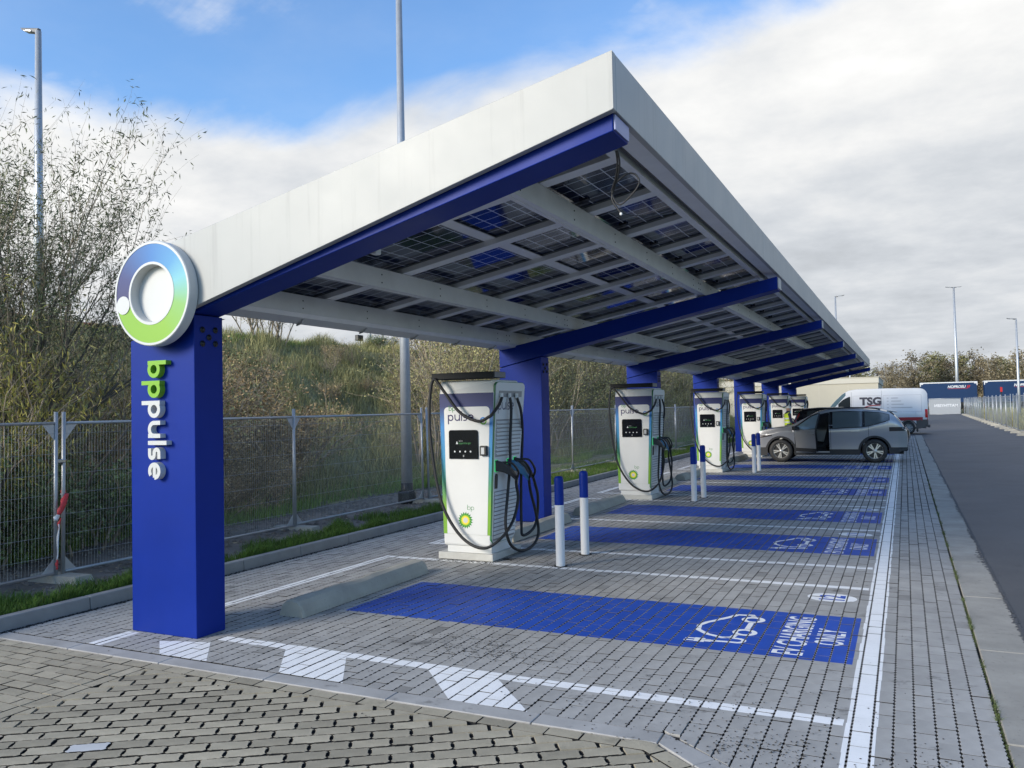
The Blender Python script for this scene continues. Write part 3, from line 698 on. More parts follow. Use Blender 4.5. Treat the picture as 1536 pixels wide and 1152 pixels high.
V, T = blades(4200, strip_weed, .022, .0022, 1.4); o = obj('joint_weeds', mesh_np('joint_weeds', V, T, 'moss')); tag(o, 'small weeds and moss in the joint beside the concrete strip', None, None, 'stuff')
# =================================================== THE CANOPY
YB = [5.045] + [12.115 + 6.78 * k for k in range(6)]        # beam centres; the last carries the far end
can = empty('charging_canopy', (-5.57, 5.085, 0), 0, 'long white canopy with solar panels on blue cantilever posts', 'canopy')
zt = lambda x: 2.78 + .186 * (x + 5.95); zbm = lambda x: 2.645 + .212 * (x + 5.22)
lo_f = lambda x: 2.683 + .2725 * (x + 5.14)
zb1 = lambda x: 2.645 + .248 * (x + 5.22)
for k, y in enumerate(YB):
    y0, y1 = y - .155, y + .155
    zb = zb1 if k == 0 else zbm; up = .0 if k else .03
    xl, xr = -5.95, (-5.21)
    col = MB(); col.hexa([(xl, y0, .004), (xr, y0, .004), (xr, y1, .004), (xl, y1, .004), (xl, y0, zb(xl) - .012), (xr, y0, zb(xr) - .012), (xr, y1, zb(xr) - .012), (xl, y1, zb(xl) - .012)])
    bevel(col.build('column', 'blue_paint', can, True), .006, 2)
    bolts = [(-5.2, y - .07, 2.545), (-5.2, y + .07, 2.55), (-5.2, y, 2.485), (-5.2, y - .07, 2.43), (-5.2, y + .07, 2.435)]
    for bx, by, bz in bolts:
        b = MB(); b.lathe([(0, .016), (.011, .016), (.013, .012), (.013, .006), (.026, .005), (.026, 0)], lambda u, v, h: (bx - .008 + h, by + u, bz - .03 + v), 10); b.build('bolt', 'black', can, True)
    xe = -1.60 if k == 0 else -1.56
    ztk = (lambda x: lo_f(x) + .015) if k == 0 else zt
    bm_ = MB(); bm_.hexa([(xl, y0, zb(xl)), (xe, y0, zb(xe)), (xe, y1, zb(xe)), (xl, y1, zb(xl)), (xl, y0, max(ztk(xl), zt(xl))), (xe, y0, ztk(xe) + up), (xe, y1, ztk(xe) + up), (xl, y1, max(ztk(xl), zt(xl)))])
    bevel(bm_.build('beam', 'blue_paint', can, True), .006, 2)
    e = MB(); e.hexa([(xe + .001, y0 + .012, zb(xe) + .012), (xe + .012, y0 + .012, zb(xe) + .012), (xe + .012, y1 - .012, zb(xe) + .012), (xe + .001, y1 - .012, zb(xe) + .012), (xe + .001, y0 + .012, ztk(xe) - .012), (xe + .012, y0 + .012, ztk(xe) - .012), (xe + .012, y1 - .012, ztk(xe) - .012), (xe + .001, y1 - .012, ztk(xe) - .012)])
    e.build('end_plate', 'pale_blue' if k == 0 else 'fascia', can, True)
Y0, Y1 = 4.82, 46.3
# fascias
f = MB(); lo = lambda x: 2.683 + .2725 * (x + 5.14); hi = lambda x: 3.262 + .2085 * (x + 5.24)
xl, xr = -5.50, -1.575
f.hexa([(xl, Y0, lo(xl)), (xr, Y0, lo(xr)), (xr, Y0 + .06, lo(xr)), (xl, Y0 + .06, lo(xl)), (xl, Y0, hi(xl)), (xr, Y0, hi(xr)), (xr, Y0 + .06, hi(xr)), (xl, Y0 + .06, hi(xl))])
bevel(f.build('front_fascia', 'fascia', can, True), .004, 2)
f = MB(); X1 = xr; zl, zh = lo(xr) + .004, hi(xr) - .003
y = Y0 + .003
while y < Y1 - .1:
    f = MB(); ye = min(y + 6.0, Y1); f.box(X1 - .045, X1 + .003, y + .062 if y < 5 else y, ye - .004, zl, zh); bevel(f.build('side_fascia', 'fascia', can, True), .003, 1); y = ye
f = MB(); f.box(xr - .003, xr + .003, Y0 - .002, Y0 + .06, zl, zh); f.build('corner_strip', 'fascia', can, True)
f = MB(); f.box(X1 - .21, X1 - .046, Y0 + .46, Y1, zl + .012, zl + .03); f.build('fascia_return', 'alu', can, True)
f = MB(); f.box(X1 - .15, X1 - .046, Y0 + .064, Y1, zh - .05, zh - .02); f.build('fascia_cap', 'alu', can, True)
f = MB(); f.hexa([(xl, Y1, lo(xl)), (xr - .05, Y1, lo(xr)), (xr - .05, Y1 + .05, lo(xr)), (xl, Y1 + .05, lo(xl)), (xl, Y1, hi(xl)), (xr - .05, Y1, hi(xr)), (xr - .05, Y1 + .05, hi(xr)), (xl, Y1 + .05, hi(xl))]); f.build('rear_fascia', 'fascia', can, True)
f = MB(); f.hexa([(-5.5, Y1 - .03, lo(-5.5) + .02), (-1.6, Y1 - .03, lo(-1.6) + .02), (-1.6, Y1 - .003, lo(-1.6) + .02), (-5.5, Y1 - .003, lo(-5.5) + .02), (-5.5, Y1 - .03, hi(-5.5) - .02), (-1.6, Y1 - .03, hi(-1.6) - .02), (-1.6, Y1 - .003, hi(-1.6) - .02), (-5.5, Y1 - .003, hi(-5.5) - .02)]); f.build('rear_shade_sheet', 'cladding', can, True)  # dark sheet added as shade over the inner face of the rear fascia
# purlins: channel sections lying on the beams
PH = .185
def purlin(x, y0, y1, h=PH, fl=.11, name='purlin'):
    z = zt(x) + .012; m_ = MB(); m_.box(x - .006, x, y0, y1, z, z + h); m_.box(x - fl, x - .0065, y0, y1, z - .001, z + .005)
    m_.box(x - fl, x - fl + .005, y0, y1, z + .0055, z + .028); m_.box(x - fl * .62, x - fl * .50, y0, y1, z - .007, z - .0015); m_.box(x - fl, x - .0065, y0, y1, z + h - .006, z + h)
    o = m_.build(name, 'alu', can, True); return o
for x in (-5.62, -4.63, -2.58):
    prev = YB[0] + .157
    for y in [b for b in YB[1:]] :
        e = y - .5; purlin(x, prev, e - .003 if y < YB[-1] else Y1, PH); prev = e + .003
        for q in (e - .05, e + .05):
            for zz_ in (.05, .13):
                b = MB(); b.lathe([(0, .006), (.008, .006), (.009, 0)], lambda u, v, h: (x + h, q + u, zt(x) + zz_ + v), 6); b.build('bolt', 'black', can, True)
    yy = 5.6
    while yy < 30:
        for zz_ in (.06, .14):
            b = MB(); b.lathe([(0, .005), (.007, .005), (.008, 0)], lambda u, v, h: (x + h, yy + u, zt(x) + zz_ + v), 6); b.build('bolt', 'black', can, True)
        yy += 1.13
m_ = MB(); x = -1.82; z = zt(x) + .09; m_.box(x - .075, x, YB[0] + .2, Y1, z, z + .09); m_.build('edge_rail', 'alu', can, True)
m_ = MB(); m_.box(x + .03, x + .05, YB[0] + .2, Y1, z + .03, z + .13); m_.build('gap_strip', 'black', can, True)
# gutter hung outside the lowest purlin
m_ = MB(); z = zt(-5.95) + .01
gp = [(-5.63, z + .06), (-5.66, z + .02), (-5.90, z - .012), (-5.955, z - .005), (-5.955, z + .05), (-5.948, z + .05), (-5.948, z + .002), (-5.90, z - .004), (-5.664, z + .028), (-5.636, z + .065)]
m_.prism(gp, lambda u, v, d: (u, d, v), YB[0] + .2, Y1); m_.build('roof_gutter', 'alu', can, True)
m_ = MB(); m_.box(-5.875, -5.868, YB[0] + .2, Y1, z + .03, z + .33); m_.build('gutter_sun_block', 'alu', can, True)  # strip added to keep sunlight out of the gap below the panels
yy = 5.7
while yy < 30:
    b = MB(); b.tube([(-5.70, yy, z + .012), (-5.80, yy + .07, z - .020), (-5.90, yy + .13, z - .026)], .011, 6); b.build('gutter_bracket', 'galv', can, True); yy += 1.13
# panels in two rows, each a framed glass sheet, over wide cross rails
SL = math.atan(.186); PIT = 1.1375; PY0 = 4.93; NP = 36
def panel_meshes(L, W=1.085):
    g = MB(); g.box(.02, L - .02, .02, W - .02, .018, .024); gm = g.mesh('panel_glass', 'solar_glass')
    fr = MB(); fr.box(0, L, 0, .02, 0, .036); fr.box(0, L, W - .02, W, 0, .036); fr.box(0, .02, .0205, W - .0205, 0, .036); fr.box(L - .02, L, .0205, W - .0205, 0, .036); fm_ = fr.mesh('panel_frame', 'galv_dark')
    jb = MB(); jb.box(-.04, .04, -.035, .035, 0, .017); jm = jb.mesh('junction_box', 'black')
    return gm, fm_, jm
rowdef = [(-5.83, 2.20), (-3.585, 2.03)]
pms = [panel_meshes(L) for _, L in rowdef]
for (xs_, L), (gm, fm_, jm) in zip(rowdef, pms):
    for k in range(NP):
        y = PY0 + k * PIT; zc = zt(xs_) + .012 + PH + .062
        p = obj('solar_panel', fm_, can, (xs_ - can.location.x, y - can.location.y, zc), (0, -SL, 0)); obj('panel_glass', gm, p)
        if k < 14:
            for jy in (.235, .85): obj('junction_box', jm, p, (L * (.46 if L > 2.1 else .52), jy, 0))
r_ = MB(); Lr = 4.32; r_.box(0, Lr, -.075, .075, 0, .006); r_.box(0, Lr, -.075, -.069, .0062, .052); r_.box(0, Lr, .069, .075, .0062, .052); rm = r_.mesh('cross_rail', 'alu')
for k in range(NP + 1):
    y = PY0 + k * PIT - .022; obj('cross_rail', rm, can, (-5.83 - can.location.x, y - can.location.y, zt(-5.83) + .012 + PH + .005), (0, -SL, 0))
r_ = MB(); r_.box(-.06, .06, 0, Y1 - 5.3, 0, .005); rm = r_.mesh('ridge_rail', 'alu'); obj('ridge_rail', rm, can, (-3.61 - can.location.x, 5.3 - can.location.y, zt(-3.61) + .012 + PH + .058), (0, -SL, 0))
sb = MB(); sb.box(-3.80, -3.74, 5.36, 5.44, 3.06, 3.17); o = bevel(sb.build('sensor_box', 'white_plastic', None), .012, 2); tag(o, 'small white sensor box hanging under the front beam', 'sensor')
hc = MB()
hc.tube(smooth_path([(-1.63, 5.06, 3.47), (-1.63, 5.1, 3.40), (-1.66, 5.15, 3.33), (-1.71, 5.2, 3.25), (-1.72, 5.2, 3.19), (-1.68, 5.2, 3.12), (-1.66, 5.2, 3.095)]), .007, 6)
hc.tube(smooth_path([(-1.64, 5.06, 3.47), (-1.645, 5.1, 3.40), (-1.675, 5.15, 3.32), (-1.72, 5.2, 3.235), (-1.67, 5.2, 3.15), (-1.58, 5.2, 3.21), (-1.53, 5.2, 3.28), (-1.56, 5.2, 3.34), (-1.62, 5.2, 3.345), (-1.69, 5.19, 3.29), (-1.72, 5.2, 3.23)]), .006, 6)
hc.tube(smooth_path([(-1.66, 5.2, 3.095), (-1.6, 5.3, 3.09), (-1.5, 5.5, 3.12), (-1.44, 5.7, 3.17)]), .003, 5)
o = tag(hc.build('hanging_cable', 'rubber'), 'loose black cable dangling in a loop from the front canopy corner', 'cable')
pg = MB(); pg.box(-1.670, -1.652, 5.192, 5.208, 3.077, 3.097); bevel(pg.build('plug', 'white_plastic', o), .006, 2)
# ---- round sign and raised letters on the first post
sg = empty('ring_sign', (-5.51, 4.725, 2.812), 0, 'round white sign with a blue to green ring at the canopy corner', 'sign')
RO, RI = .43, .238
fy = lambda u, v, h: (u, h, v)
m_ = MB(); m_.lathe([(RO, .088), (RO, .008), (RO - .006, 0), (RO - .024, 0), (RO - .024, .005), (RI + .02, .005), (RI + .02, 0), (RI, 0), (RI - .004, .006), (RI - .006, .08), (0, .08)], fy, 72)
b_ = m_.build('sign_body', 'sign_white', sg); b_.data.polygons.foreach_set('use_smooth', [False] * len(b_.data.polygons))
m2 = b_.modifiers.new('smooth', 'EDGE_SPLIT') if False else None
m_ = MB(); n = 72; vs = [(r_ * math.cos(2 * PI * i / n), .003, r_ * math.sin(2 * PI * i / n)) for r_ in (RO - .0245, RI + .0205) for i in range(n)]
m_.add(vs, [(i, (i + 1) % n, n + (i + 1) % n, n + i) for i in range(n)]); m_.build('colour_ring', 'ring_print', sg)
m_ = MB(); m_.lathe([(.076, 0.002), (.076, -.003), (0, -.003)], lambda u, v, h: (u - .322, h, v - .078), 36, False); m_.build('dot', 'sign_white', sg)
m_ = MB(); m_.lathe([(RO - .012, .0885), (RO - .012, .094)], fy, 72); m_.build('shadow_gap', 'black', sg)
lt = empty('raised_lettering', (-5.575, 4.89, 2.27), 0, 'raised green and white letters running down the first blue post', 'lettering')
# letters run downwards, their tops to the right: u -> -z, v -> x
Wd, wx = word('bppulse', .24, .17)
sc = .142; stw = .24
for ch, st in Wd:
    pass
base = -.11
xs0 = 0
for idx, (ch, st) in enumerate(Wd):
    m_ = MB(); dep0, dep1 = .0, .055
    if idx == 2: st = [([(a, b) for a, b in p], c) for p, c in st]
    stroke_solid(m_, [([(a * sc, b * sc) for a, b in p], c) for p, c in st], stw * sc, lambda u, v, d: (base + v, -d, -u), dep0 - .004, dep1)
    m_.build('letter', 'sign_green' if idx < 2 else 'sign_white', lt)

# =================================================== CHARGERS
def build_charger():
    t = empty('charger')
    # local frame: x across the front (0 = middle), y back, z up; origin on the ground at the front
    m_ = MB(); m_.box(-.375, .37, 0, .80, 0, .085); bevel(m_.build('base_slab', 'concrete_pale', t), .008, 2)
    m_ = MB(); m_.box(-.27, .33, .05, .62, .085, .17); m_.build('plinth', 'white_plastic', t)
    xb0, xb1, xt0, xt1 = -.315, .335, -.345, .435
    X_ = lambda f, z: (xb0 + (xt0 - xb0) * (z - .16) / 2.0) * (1 - f) + (xb1 + (xt1 - xb1) * (z - .16) / 2.0) * f
    YD = lambda z: .64 + .20 * (z - .16) / 2.0
    m_ = MB(); z0, z1, z2 = .16, 2.03, 2.165
    m_.hexa([(X_(0, z0), .03, z0), (X_(1, z0), .03, z0), (X_(1, z0), YD(z0), z0), (X_(0, z0), YD(z0), z0), (X_(0, z1), .02, z1), (X_(1, z1), .02, z1), (X_(1, z1), YD(z1), z1), (X_(0, z1), YD(z1), z1)])
    b_ = m_.build('cabinet', 'white_plastic', t); bevel(b_, .03, 3, 50)
    m_ = MB(); m_.hexa([(X_(0, z1), .022, z1 - .03), (X_(1, z1), .022, z1 - .03), (X_(1, z1), YD(z1) - .01, z1 - .03), (X_(0, z1), YD(z1) - .01, z1 - .03), (X_(0, z2) + .01, .07, z2), (X_(1, z2) - .005, .10, z2), (X_(1, z2) - .005, YD(z1) - .16, z2 - .0), (X_(0, z2) + .01, YD(z1) - .16, z2)])
    bevel(m_.build('top_cover', 'white_plastic', t), .02, 3, 30)
    fy = .018
    # printed front: a coloured ground with a white inset
    FP = lambda u, v, d: (X_(u, v), .03 - .01 * (v - .16) / 1.87 - .004 - d, v)
    m_ = MB(); m_.prism([(.015, .305), (.985, .305), (.985, 2.01), (.015, 2.01)], FP, 0, .002); m_.build('front_print', 'charger_print', t)
    def rr(u0, u1, v0, v1, ru, rv, top=True):
        p = [(u0, v0), (u1, v0)]
        p += [(u1 - ru + ru * math.cos(R(a)), v1 - rv + rv * math.sin(R(a))) for a in range(0, 91, 15)]
        p += [(u0 + ru + ru * math.cos(R(a)), v1 - rv + rv * math.sin(R(a))) for a in range(90, 181, 15)]; return p
    m_ = MB(); m_.prism(rr(.095, .925, .306, 1.845, .075, .05), FP, .0025, .004); m_.build('front_panel', 'white_plastic', t)
    def front(name, m, fn2, parent=None):
        k = MB(); fn2(k); return k.build(name, m, parent or t)
    PU = lambda x, z: (x - X_(0, z)) / (X_(1, z) - X_(0, z))
    FX = lambda x, z, d: (x, .03 - .01 * (z - .16) / 1.87 - .004 - d, z)
    # wordmark
    def wm(text, x, z, s, wd, gp=.16, alt=None):
        W_, wx_ = word(text, wd, gp)
        def f_(k):
            for ch, st in W_:
                stroke_solid(k, [([(x + a * s, z + b * s) for a, b in p], c) for p, c in st], wd * s, FX, .0042, .0052)
        return f_, wx_ * s
    f_, w_ = wm('bp', -.20, 1.80, .042, .17); front('brand_text', 'bp_green', f_)
    f_, w_ = wm('pulse', -.215, 1.675, .078, .19, .18); front('brand_text', 'navy_text', f_)
    def ring2(k):
        n = 24; vs = [FX(.275 + r_ * math.cos(2 * PI * i / n), 1.672 + r_ * math.sin(2 * PI * i / n), .005) for r_ in (.046, .029) for i in range(n)]
        k.add(vs, [(i, (i + 1) % n, n + (i + 1) % n, n + i) for i in range(n)])
    def ring2h(lo_, hi_):
        def f_(k):
            q, _, _ = ribbon(arc(.272, 1.672, .0375, lo_, hi_, 16), .017)
            for p in q: k.add([FX(a, b, .0045) for a, b in p], [(0, 1, 2, 3)])
        return f_
    front('brand_ring', 'cyan_ring', ring2h(10, 190)); front('brand_ring', 'bp_lime', ring2h(190, 370))
    k = MB(); k.prism(rr(-.20, .20, 1.215, 1.565, .03, .03), FX, .001, .022); 
    sc_ = bevel(k.build('screen', 'black_gloss', t), .006, 2)
    def scr(k): text_flat(k, 'hypercharger', FX, -.06, 1.395, .026, .0232, .17)
    front('screen_text', 'screen_text', scr, sc_)
    def scr2(k):
        k.add([FX(-.10, 1.395, .0232), FX(-.07, 1.395, .0232), FX(-.085, 1.432, .0232)], [(0, 1, 2)]); text_flat(k, 'alpitronic', FX, -.06, 1.428, .010, .0232, .055)
        for x in (-.118, -.045, .028, .10): k.add([FX(x + .011 * math.cos(a * PI / 6), 1.305 + .011 * math.sin(a * PI / 6), .0232) for a in range(12)], [tuple(range(12))])
        for i in range(3):
            for p in ribbon(arc(-.012, 1.252, .008 + .007 * i, -45, 45, 5), .003)[0]: k.add([FX(a, b, .0232) for a, b in p], [(0, 1, 2, 3)])
    front('screen_icons', 'screen_white', scr2, sc_)
    k = MB(); k.prism(rr(.235, .325, 1.255, 1.375, .012, .012), FX, .001, .045); rd = bevel(k.build('card_reader', 'black', t), .006, 2)
    k = MB(); k.prism([(.255, 1.275), (.298, 1.275), (.298, 1.355), (.255, 1.355)], FX, .0452, .047); k.build('reader_window', 'galv', rd)
    # sunburst emblem: 18 points in four layers
    def burst(ro, ri, d, off=0):
        def f_(k):
            p = [((ro if i % 2 == 0 else ri) * math.cos(PI * i / 18 + off), (ro if i % 2 == 0 else ri) * math.sin(PI * i / 18 + off)) for i in range(36)]
            k.add([FX(-.0 + a, .475 + b, d) for a, b in p], [tuple(range(36))])
        return f_
    for m, ro, ri, d, of in (('bp_green', .104, .078, .0044, .09), ('bp_lime', .082, .060, .0050, 0), ('bp_yellow', .062, .046, .0056, .09), ('sign_white', .038, .028, .0062, 0)): front('emblem_layer', m, burst(ro, ri, d, of))
    f_, w_ = wm('bp', .03, .60, .042, .11); front('brand_text', 'bp_green', f_)
    # side face with louvres
    SX = lambda z: X_(1, z)
    SF = lambda u, v, d: (SX(v) + d, .03 + u * (YD(v) - .06), v)
    n_r = 6
    def rrs(u0, u1, v0, v1, ru, rv): return [(u1 - ru + ru * math.cos(R(a)), v1 - rv + rv * math.sin(R(a))) for a in range(0, 91, 15)] + [(u0 + ru + ru * math.cos(R(a)), v1 - rv + rv * math.sin(R(a))) for a in range(90, 181, 15)] + [(u0 + ru + ru * math.cos(R(a)), v0 + rv + rv * math.sin(R(a))) for a in range(180, 271, 15)] + [(u1 - ru + ru * math.cos(R(a)), v0 + rv + rv * math.sin(R(a))) for a in range(270, 361, 15)]
    k = MB(); k.prism(rrs(.0, 1.08, .20, 2.14, .12, .06), SF, -.02, .004); k.build('side_edging', 'edging', t)
    k = MB(); k.prism(rrs(.012, 1.068, .207, 2.133, .115, .057), SF, .0045, .010); k.build('side_panel', 'white_plastic', t)
    k = MB(); k.prism([(.12, 1.955), (.96, 1.955), (.96, 2.03), (.12, 2.03)], SF, .0105, .013); k.build('cable_recess', 'galv_dark', t)
    for v0, v1 in ((.235, .825), (1.235, 1.685)):
        k = MB(); k.prism([(.04, v0), (1.03, v0), (1.03, v1), (.04, v1)], SF, .0102, .0106); k.build('louvre_back', 'galv_dark', t)
    lou = None
    for c0, c1 in ((.06, .53), (.57, 1.02)):
        for z_ in [.26 + .047 * i for i in range(12)] + [1.255 + .047 * i for i in range(9)]:
            if lou is None:
                k = MB(); k.add([(0, 0, 0), (0, .285, 0), (.002, .285, .036), (.002, 0, .036), (.02, .0, .004), (.02, .285, .004)], [(0, 1, 5, 4), (4, 5, 2, 3), (0, 4, 3), (1, 2, 5), (0, 3, 2, 1)]); lou = k.mesh('louvre', 'white_plastic')
            obj('louvre', lou, t, (SX(z_) + .0105, .03 + c0 * (YD(z_) - .06), z_), (0, -R(2.8), 0)).scale.y = (c1 - c0) * (YD(z_) - .06) / .285
    def sw(k):
        W_, wx_ = word('pulse', .15, .2)
        for ch, st in W_: stroke_solid(k, [([(.10 + a * .125, 1.80 + b * .09) for a, b in p], c) for p, c in st], .013, SF, .0105, .0115)
    front('brand_text', 'navy_text', sw)
    k = MB(); k.prism([(.05, .86), (.115, .86), (.115, 1.01), (.095, 1.035), (.07, 1.035), (.05, 1.01)], SF, .0105, .03); k.build('handle', 'black', t)
    # sockets with a green light ring, the plugs in them
    for (sy, sz) in ((.09, 1.13), (.42, 1.13), (.60, 1.14)):
        sx = SX(sz) + .0105
        k = MB(); k.box(sx, sx + .006, sy - .041, sy + .041, sz - .071, sz + .071); bevel(k.build('socket_light', 'led_green', t), .004, 1)
        k = MB(); k.box(sx + .0065, sx + .014, sy - .036, sy + .036, sz - .066, sz + .066); k.build('socket', 'black', t)
    def plug(sy, sz, m, dy, dz, long=.15):
        sx = SX(sz) + .024; k = MB()
        q = lambda c, a, b: [(c[0], c[1] - a, c[2] - b), (c[0], c[1] + a, c[2] - b), (c[0], c[1] + a, c[2] + b), (c[0], c[1] - a, c[2] + b)]
        secs = [((sx, sy, sz), .036, .06), ((sx + .06, sy + dy * .25, sz - dz * .12), .040, .06), ((sx + .11, sy + dy * .6, sz - dz * .5), .036, .046), ((sx + .125, sy + dy, sz - dz), .028, .03)]
        vs = [p for c_, a, b in secs for p in q(c_, a, b)]
        k.add(vs, [(0, 1, 2, 3), (15, 14, 13, 12)] + [(4 * i + j, 4 * i + (j + 1) % 4, 4 * i + 4 + (j + 1) % 4, 4 * i + 4 + j) for i in range(3) for j in range(4)])
        p_ = bevel(k.build('connector', m, t), .012, 2, 20)
        k = MB(); k.tube(smooth_path([(sx + .05, sy + dy * .2, sz + .04), (sx + .13, sy + dy * .55, sz + .02), (sx + .165, sy + dy * .9, sz - dz * .5), (sx + .135, sy + dy, sz - dz * .95)]), .014, 6); k.build('grip', 'black', p_)
        return (sx + .125, sy + dy, sz - dz)
    e1 = plug(.09, 1.13, 'black', .27, .17); e2 = plug(.42, 1.13, 'teal', .30, .20); e3 = plug(.60, 1.14, 'black', .25, .20)
    # hood and hanging cables
    k = MB(); k.box(-.41, .44, -.035, .30, 2.185, 2.26); bevel(k.build('hood', 'hood', t), .006, 2)
    k = MB(); k.box(.4405, .447, .0, .29, 2.19, 2.255); k.build('hood_end', 'hood_end', t)
    sx = SX(1.98) + .01
    for y_ in (.14, .36, .56):
        k = MB(); k.lathe([(.024, 0), (.024, .04), (.018, .06)], lambda u, v, h: (sx + .025 + u, y_ + v, 2.0 - h), 10); k.build('cable_gland', 'white_plastic', t)
    def cable(pts): kk = MB(); kk.tube(smooth_path(pts, 7), .0185, 8); kk.build('cable', 'rubber', t)
    cable([(sx + .03, .14, 1.95), (sx + .03, .06, 1.86), (sx + .0, -.05, 1.76), (.40, -.08, 1.72), (.25, -.09, 1.67), (.01, -.09, 1.78), (-.19, -.09, 2.02), (-.30, -.07, 2.15), (-.36, -.05, 2.19),
           (-.40, -.05, 2.13), (-.42, -.06, 1.98), (-.425, -.07, 1.86), (-.415, -.08, 1.53), (-.34, -.08, .97), (-.22, -.08, .58), (.02, -.08, .27), (.30, -.08, .17), (.47, .06, .29), (.48, .36, .46), (.50, .46, .70), (.50, .42, .88), e1])
    cable([(sx + .03, .36, 1.95), (sx + .04, .37, 1.80), (.455, .37, 1.45), (.45, .36, 1.15), (.45, .28, .79), (.45, .20, .42), (.46, .30, .17), (.47, .58, .045), (.48, .92, .06), (.49, 1.08, .20), (.49, 1.0, .48), (.49, .86, .75), e2])
    cable([(sx + .03, .56, 1.95), (sx + .05, .62, 1.80), (.46, .71, 1.64), (.40, .84, 1.45), (.36, .86, .9), (.36, .84, .35), (.40, .80, .2), (.46, 1.0, .27), (.48, 1.08, .45), (.50, 1.06, .68), (.50, .98, .84), e3])
    return t
CH_LAB = ['nearest white charger, beside the first pair of bollards and the second blue post', 'second white charger from the front, behind a pair of blue and white bollards',
          'third white charger, partly behind the bollards left of the silver car', 'fourth white charger, just left of the silver car bonnet',
          'fifth white charger, seen above the silver car bonnet', 'farthest white charger, seen past the black car tail']
c0 = build_charger()
for k in range(6):
    c = c0 if k == 0 else copy_tree(c0)
    c.location = (-4.83, 8.68 + 6.78 * k, .003); tag(c, CH_LAB[k], 'charger', 'white charging stations under the canopy')
# ---- bollards
def build_bollard():
    t = empty('bollard'); r_ = .053
    k = MB(); k.lathe([(r_, 0), (r_, .70)], lambda u, v, h: (u, v, h), 24); k.build('post', 'car_white', t)
    k = MB(); k.lathe([(r_ + .0008, .70), (r_ + .0008, .985), (r_ * .93, 1.01), (r_ * .7, 1.025), (0, 1.03)], lambda u, v, h: (u, v, h), 24); k.build('sleeve', 'blue_paint', t)
    k = MB(); k.lathe([(r_ + .028, .0), (r_ + .026, .004), (r_, .006)], lambda u, v, h: (u, v, h), 20); k.build('collar', 'joint', t)
    return t
b0 = build_bollard(); BL = [(-3.61, 8.72, 'nearest white bollard with blue top, left one beside the first charger'), (-3.61, 9.52, 'second white bollard with blue top, right one beside the first charger'),
      (-3.64, 15.45, 'left bollard of the middle pair, in front of the third charger'), (-3.61, 16.12, 'right bollard of the middle pair, in front of the third charger'),
      (-3.64, 22.3, 'left bollard of the pair by the silver car nose'), (-3.62, 22.95, 'right bollard of the pair by the silver car nose')]
for k, (x, y, lab) in enumerate(BL):
    b = b0 if k == 0 else copy_tree(b0); b.location = (x, y, 0); tag(b, lab, 'bollard', 'blue and white bollards beside the chargers')
# ---- concrete wheel stops
def build_stop(L=2.12):
    prof = [(-.14, 0), (.14, 0), (.132, .035), (.105, .10), (.07, .135), (0, .148), (-.07, .135), (-.105, .10), (-.132, .035)]
    k = MB(); n = len(prof); ys_ = [0, .02] + [i * L / 14 for i in range(1, 14)] + [L - .02, L]; vs = []
    for i, y in enumerate(ys_):
        s_ = .94 if i in (0, len(ys_) - 1) else 1; dip = .012 if i in (7, 8) else 0
        vs += [(u * s_ + random.gauss(0, .0015), y, max(0, v * s_ - (dip if v > .08 else 0) + (random.gauss(0, .002) if v > .02 else 0))) for u, v in prof]
    k.add(vs, [tuple(range(n))[::-1], tuple(range((len(ys_) - 1) * n, len(ys_) * n))] + [(i * n + j, i * n + (j + 1) % n, (i + 1) * n + (j + 1) % n, (i + 1) * n + j) for i in range(len(ys_) - 1) for j in range(n)], False)
    return k.mesh('wheel_stop', 'concrete')
wsm = build_stop()
WS_LAB = ['rounded concrete wheel stop at the head of the nearest bay', 'concrete wheel stop just beyond the first charger, behind the bollards', 'concrete wheel stop at the bay before the second charger', 'concrete wheel stop just beyond the second charger',
          'concrete wheel stop at the bay before the third charger', 'concrete wheel stop just beyond the third charger', 'concrete wheel stop under the silver car nose']
for k, (y0, y1, n_) in enumerate(BAYS[:7]):
    o = obj('wheel_stop', wsm, None, (-4.98, (y0 + y1) / 2 - 1.06, .002)); o.rotation_euler.z = random.gauss(0, .006) + (.012 if k == 0 else 0)
    tag(o, WS_LAB[k], 'wheel stop', 'concrete wheel stops at the heads of the bays')
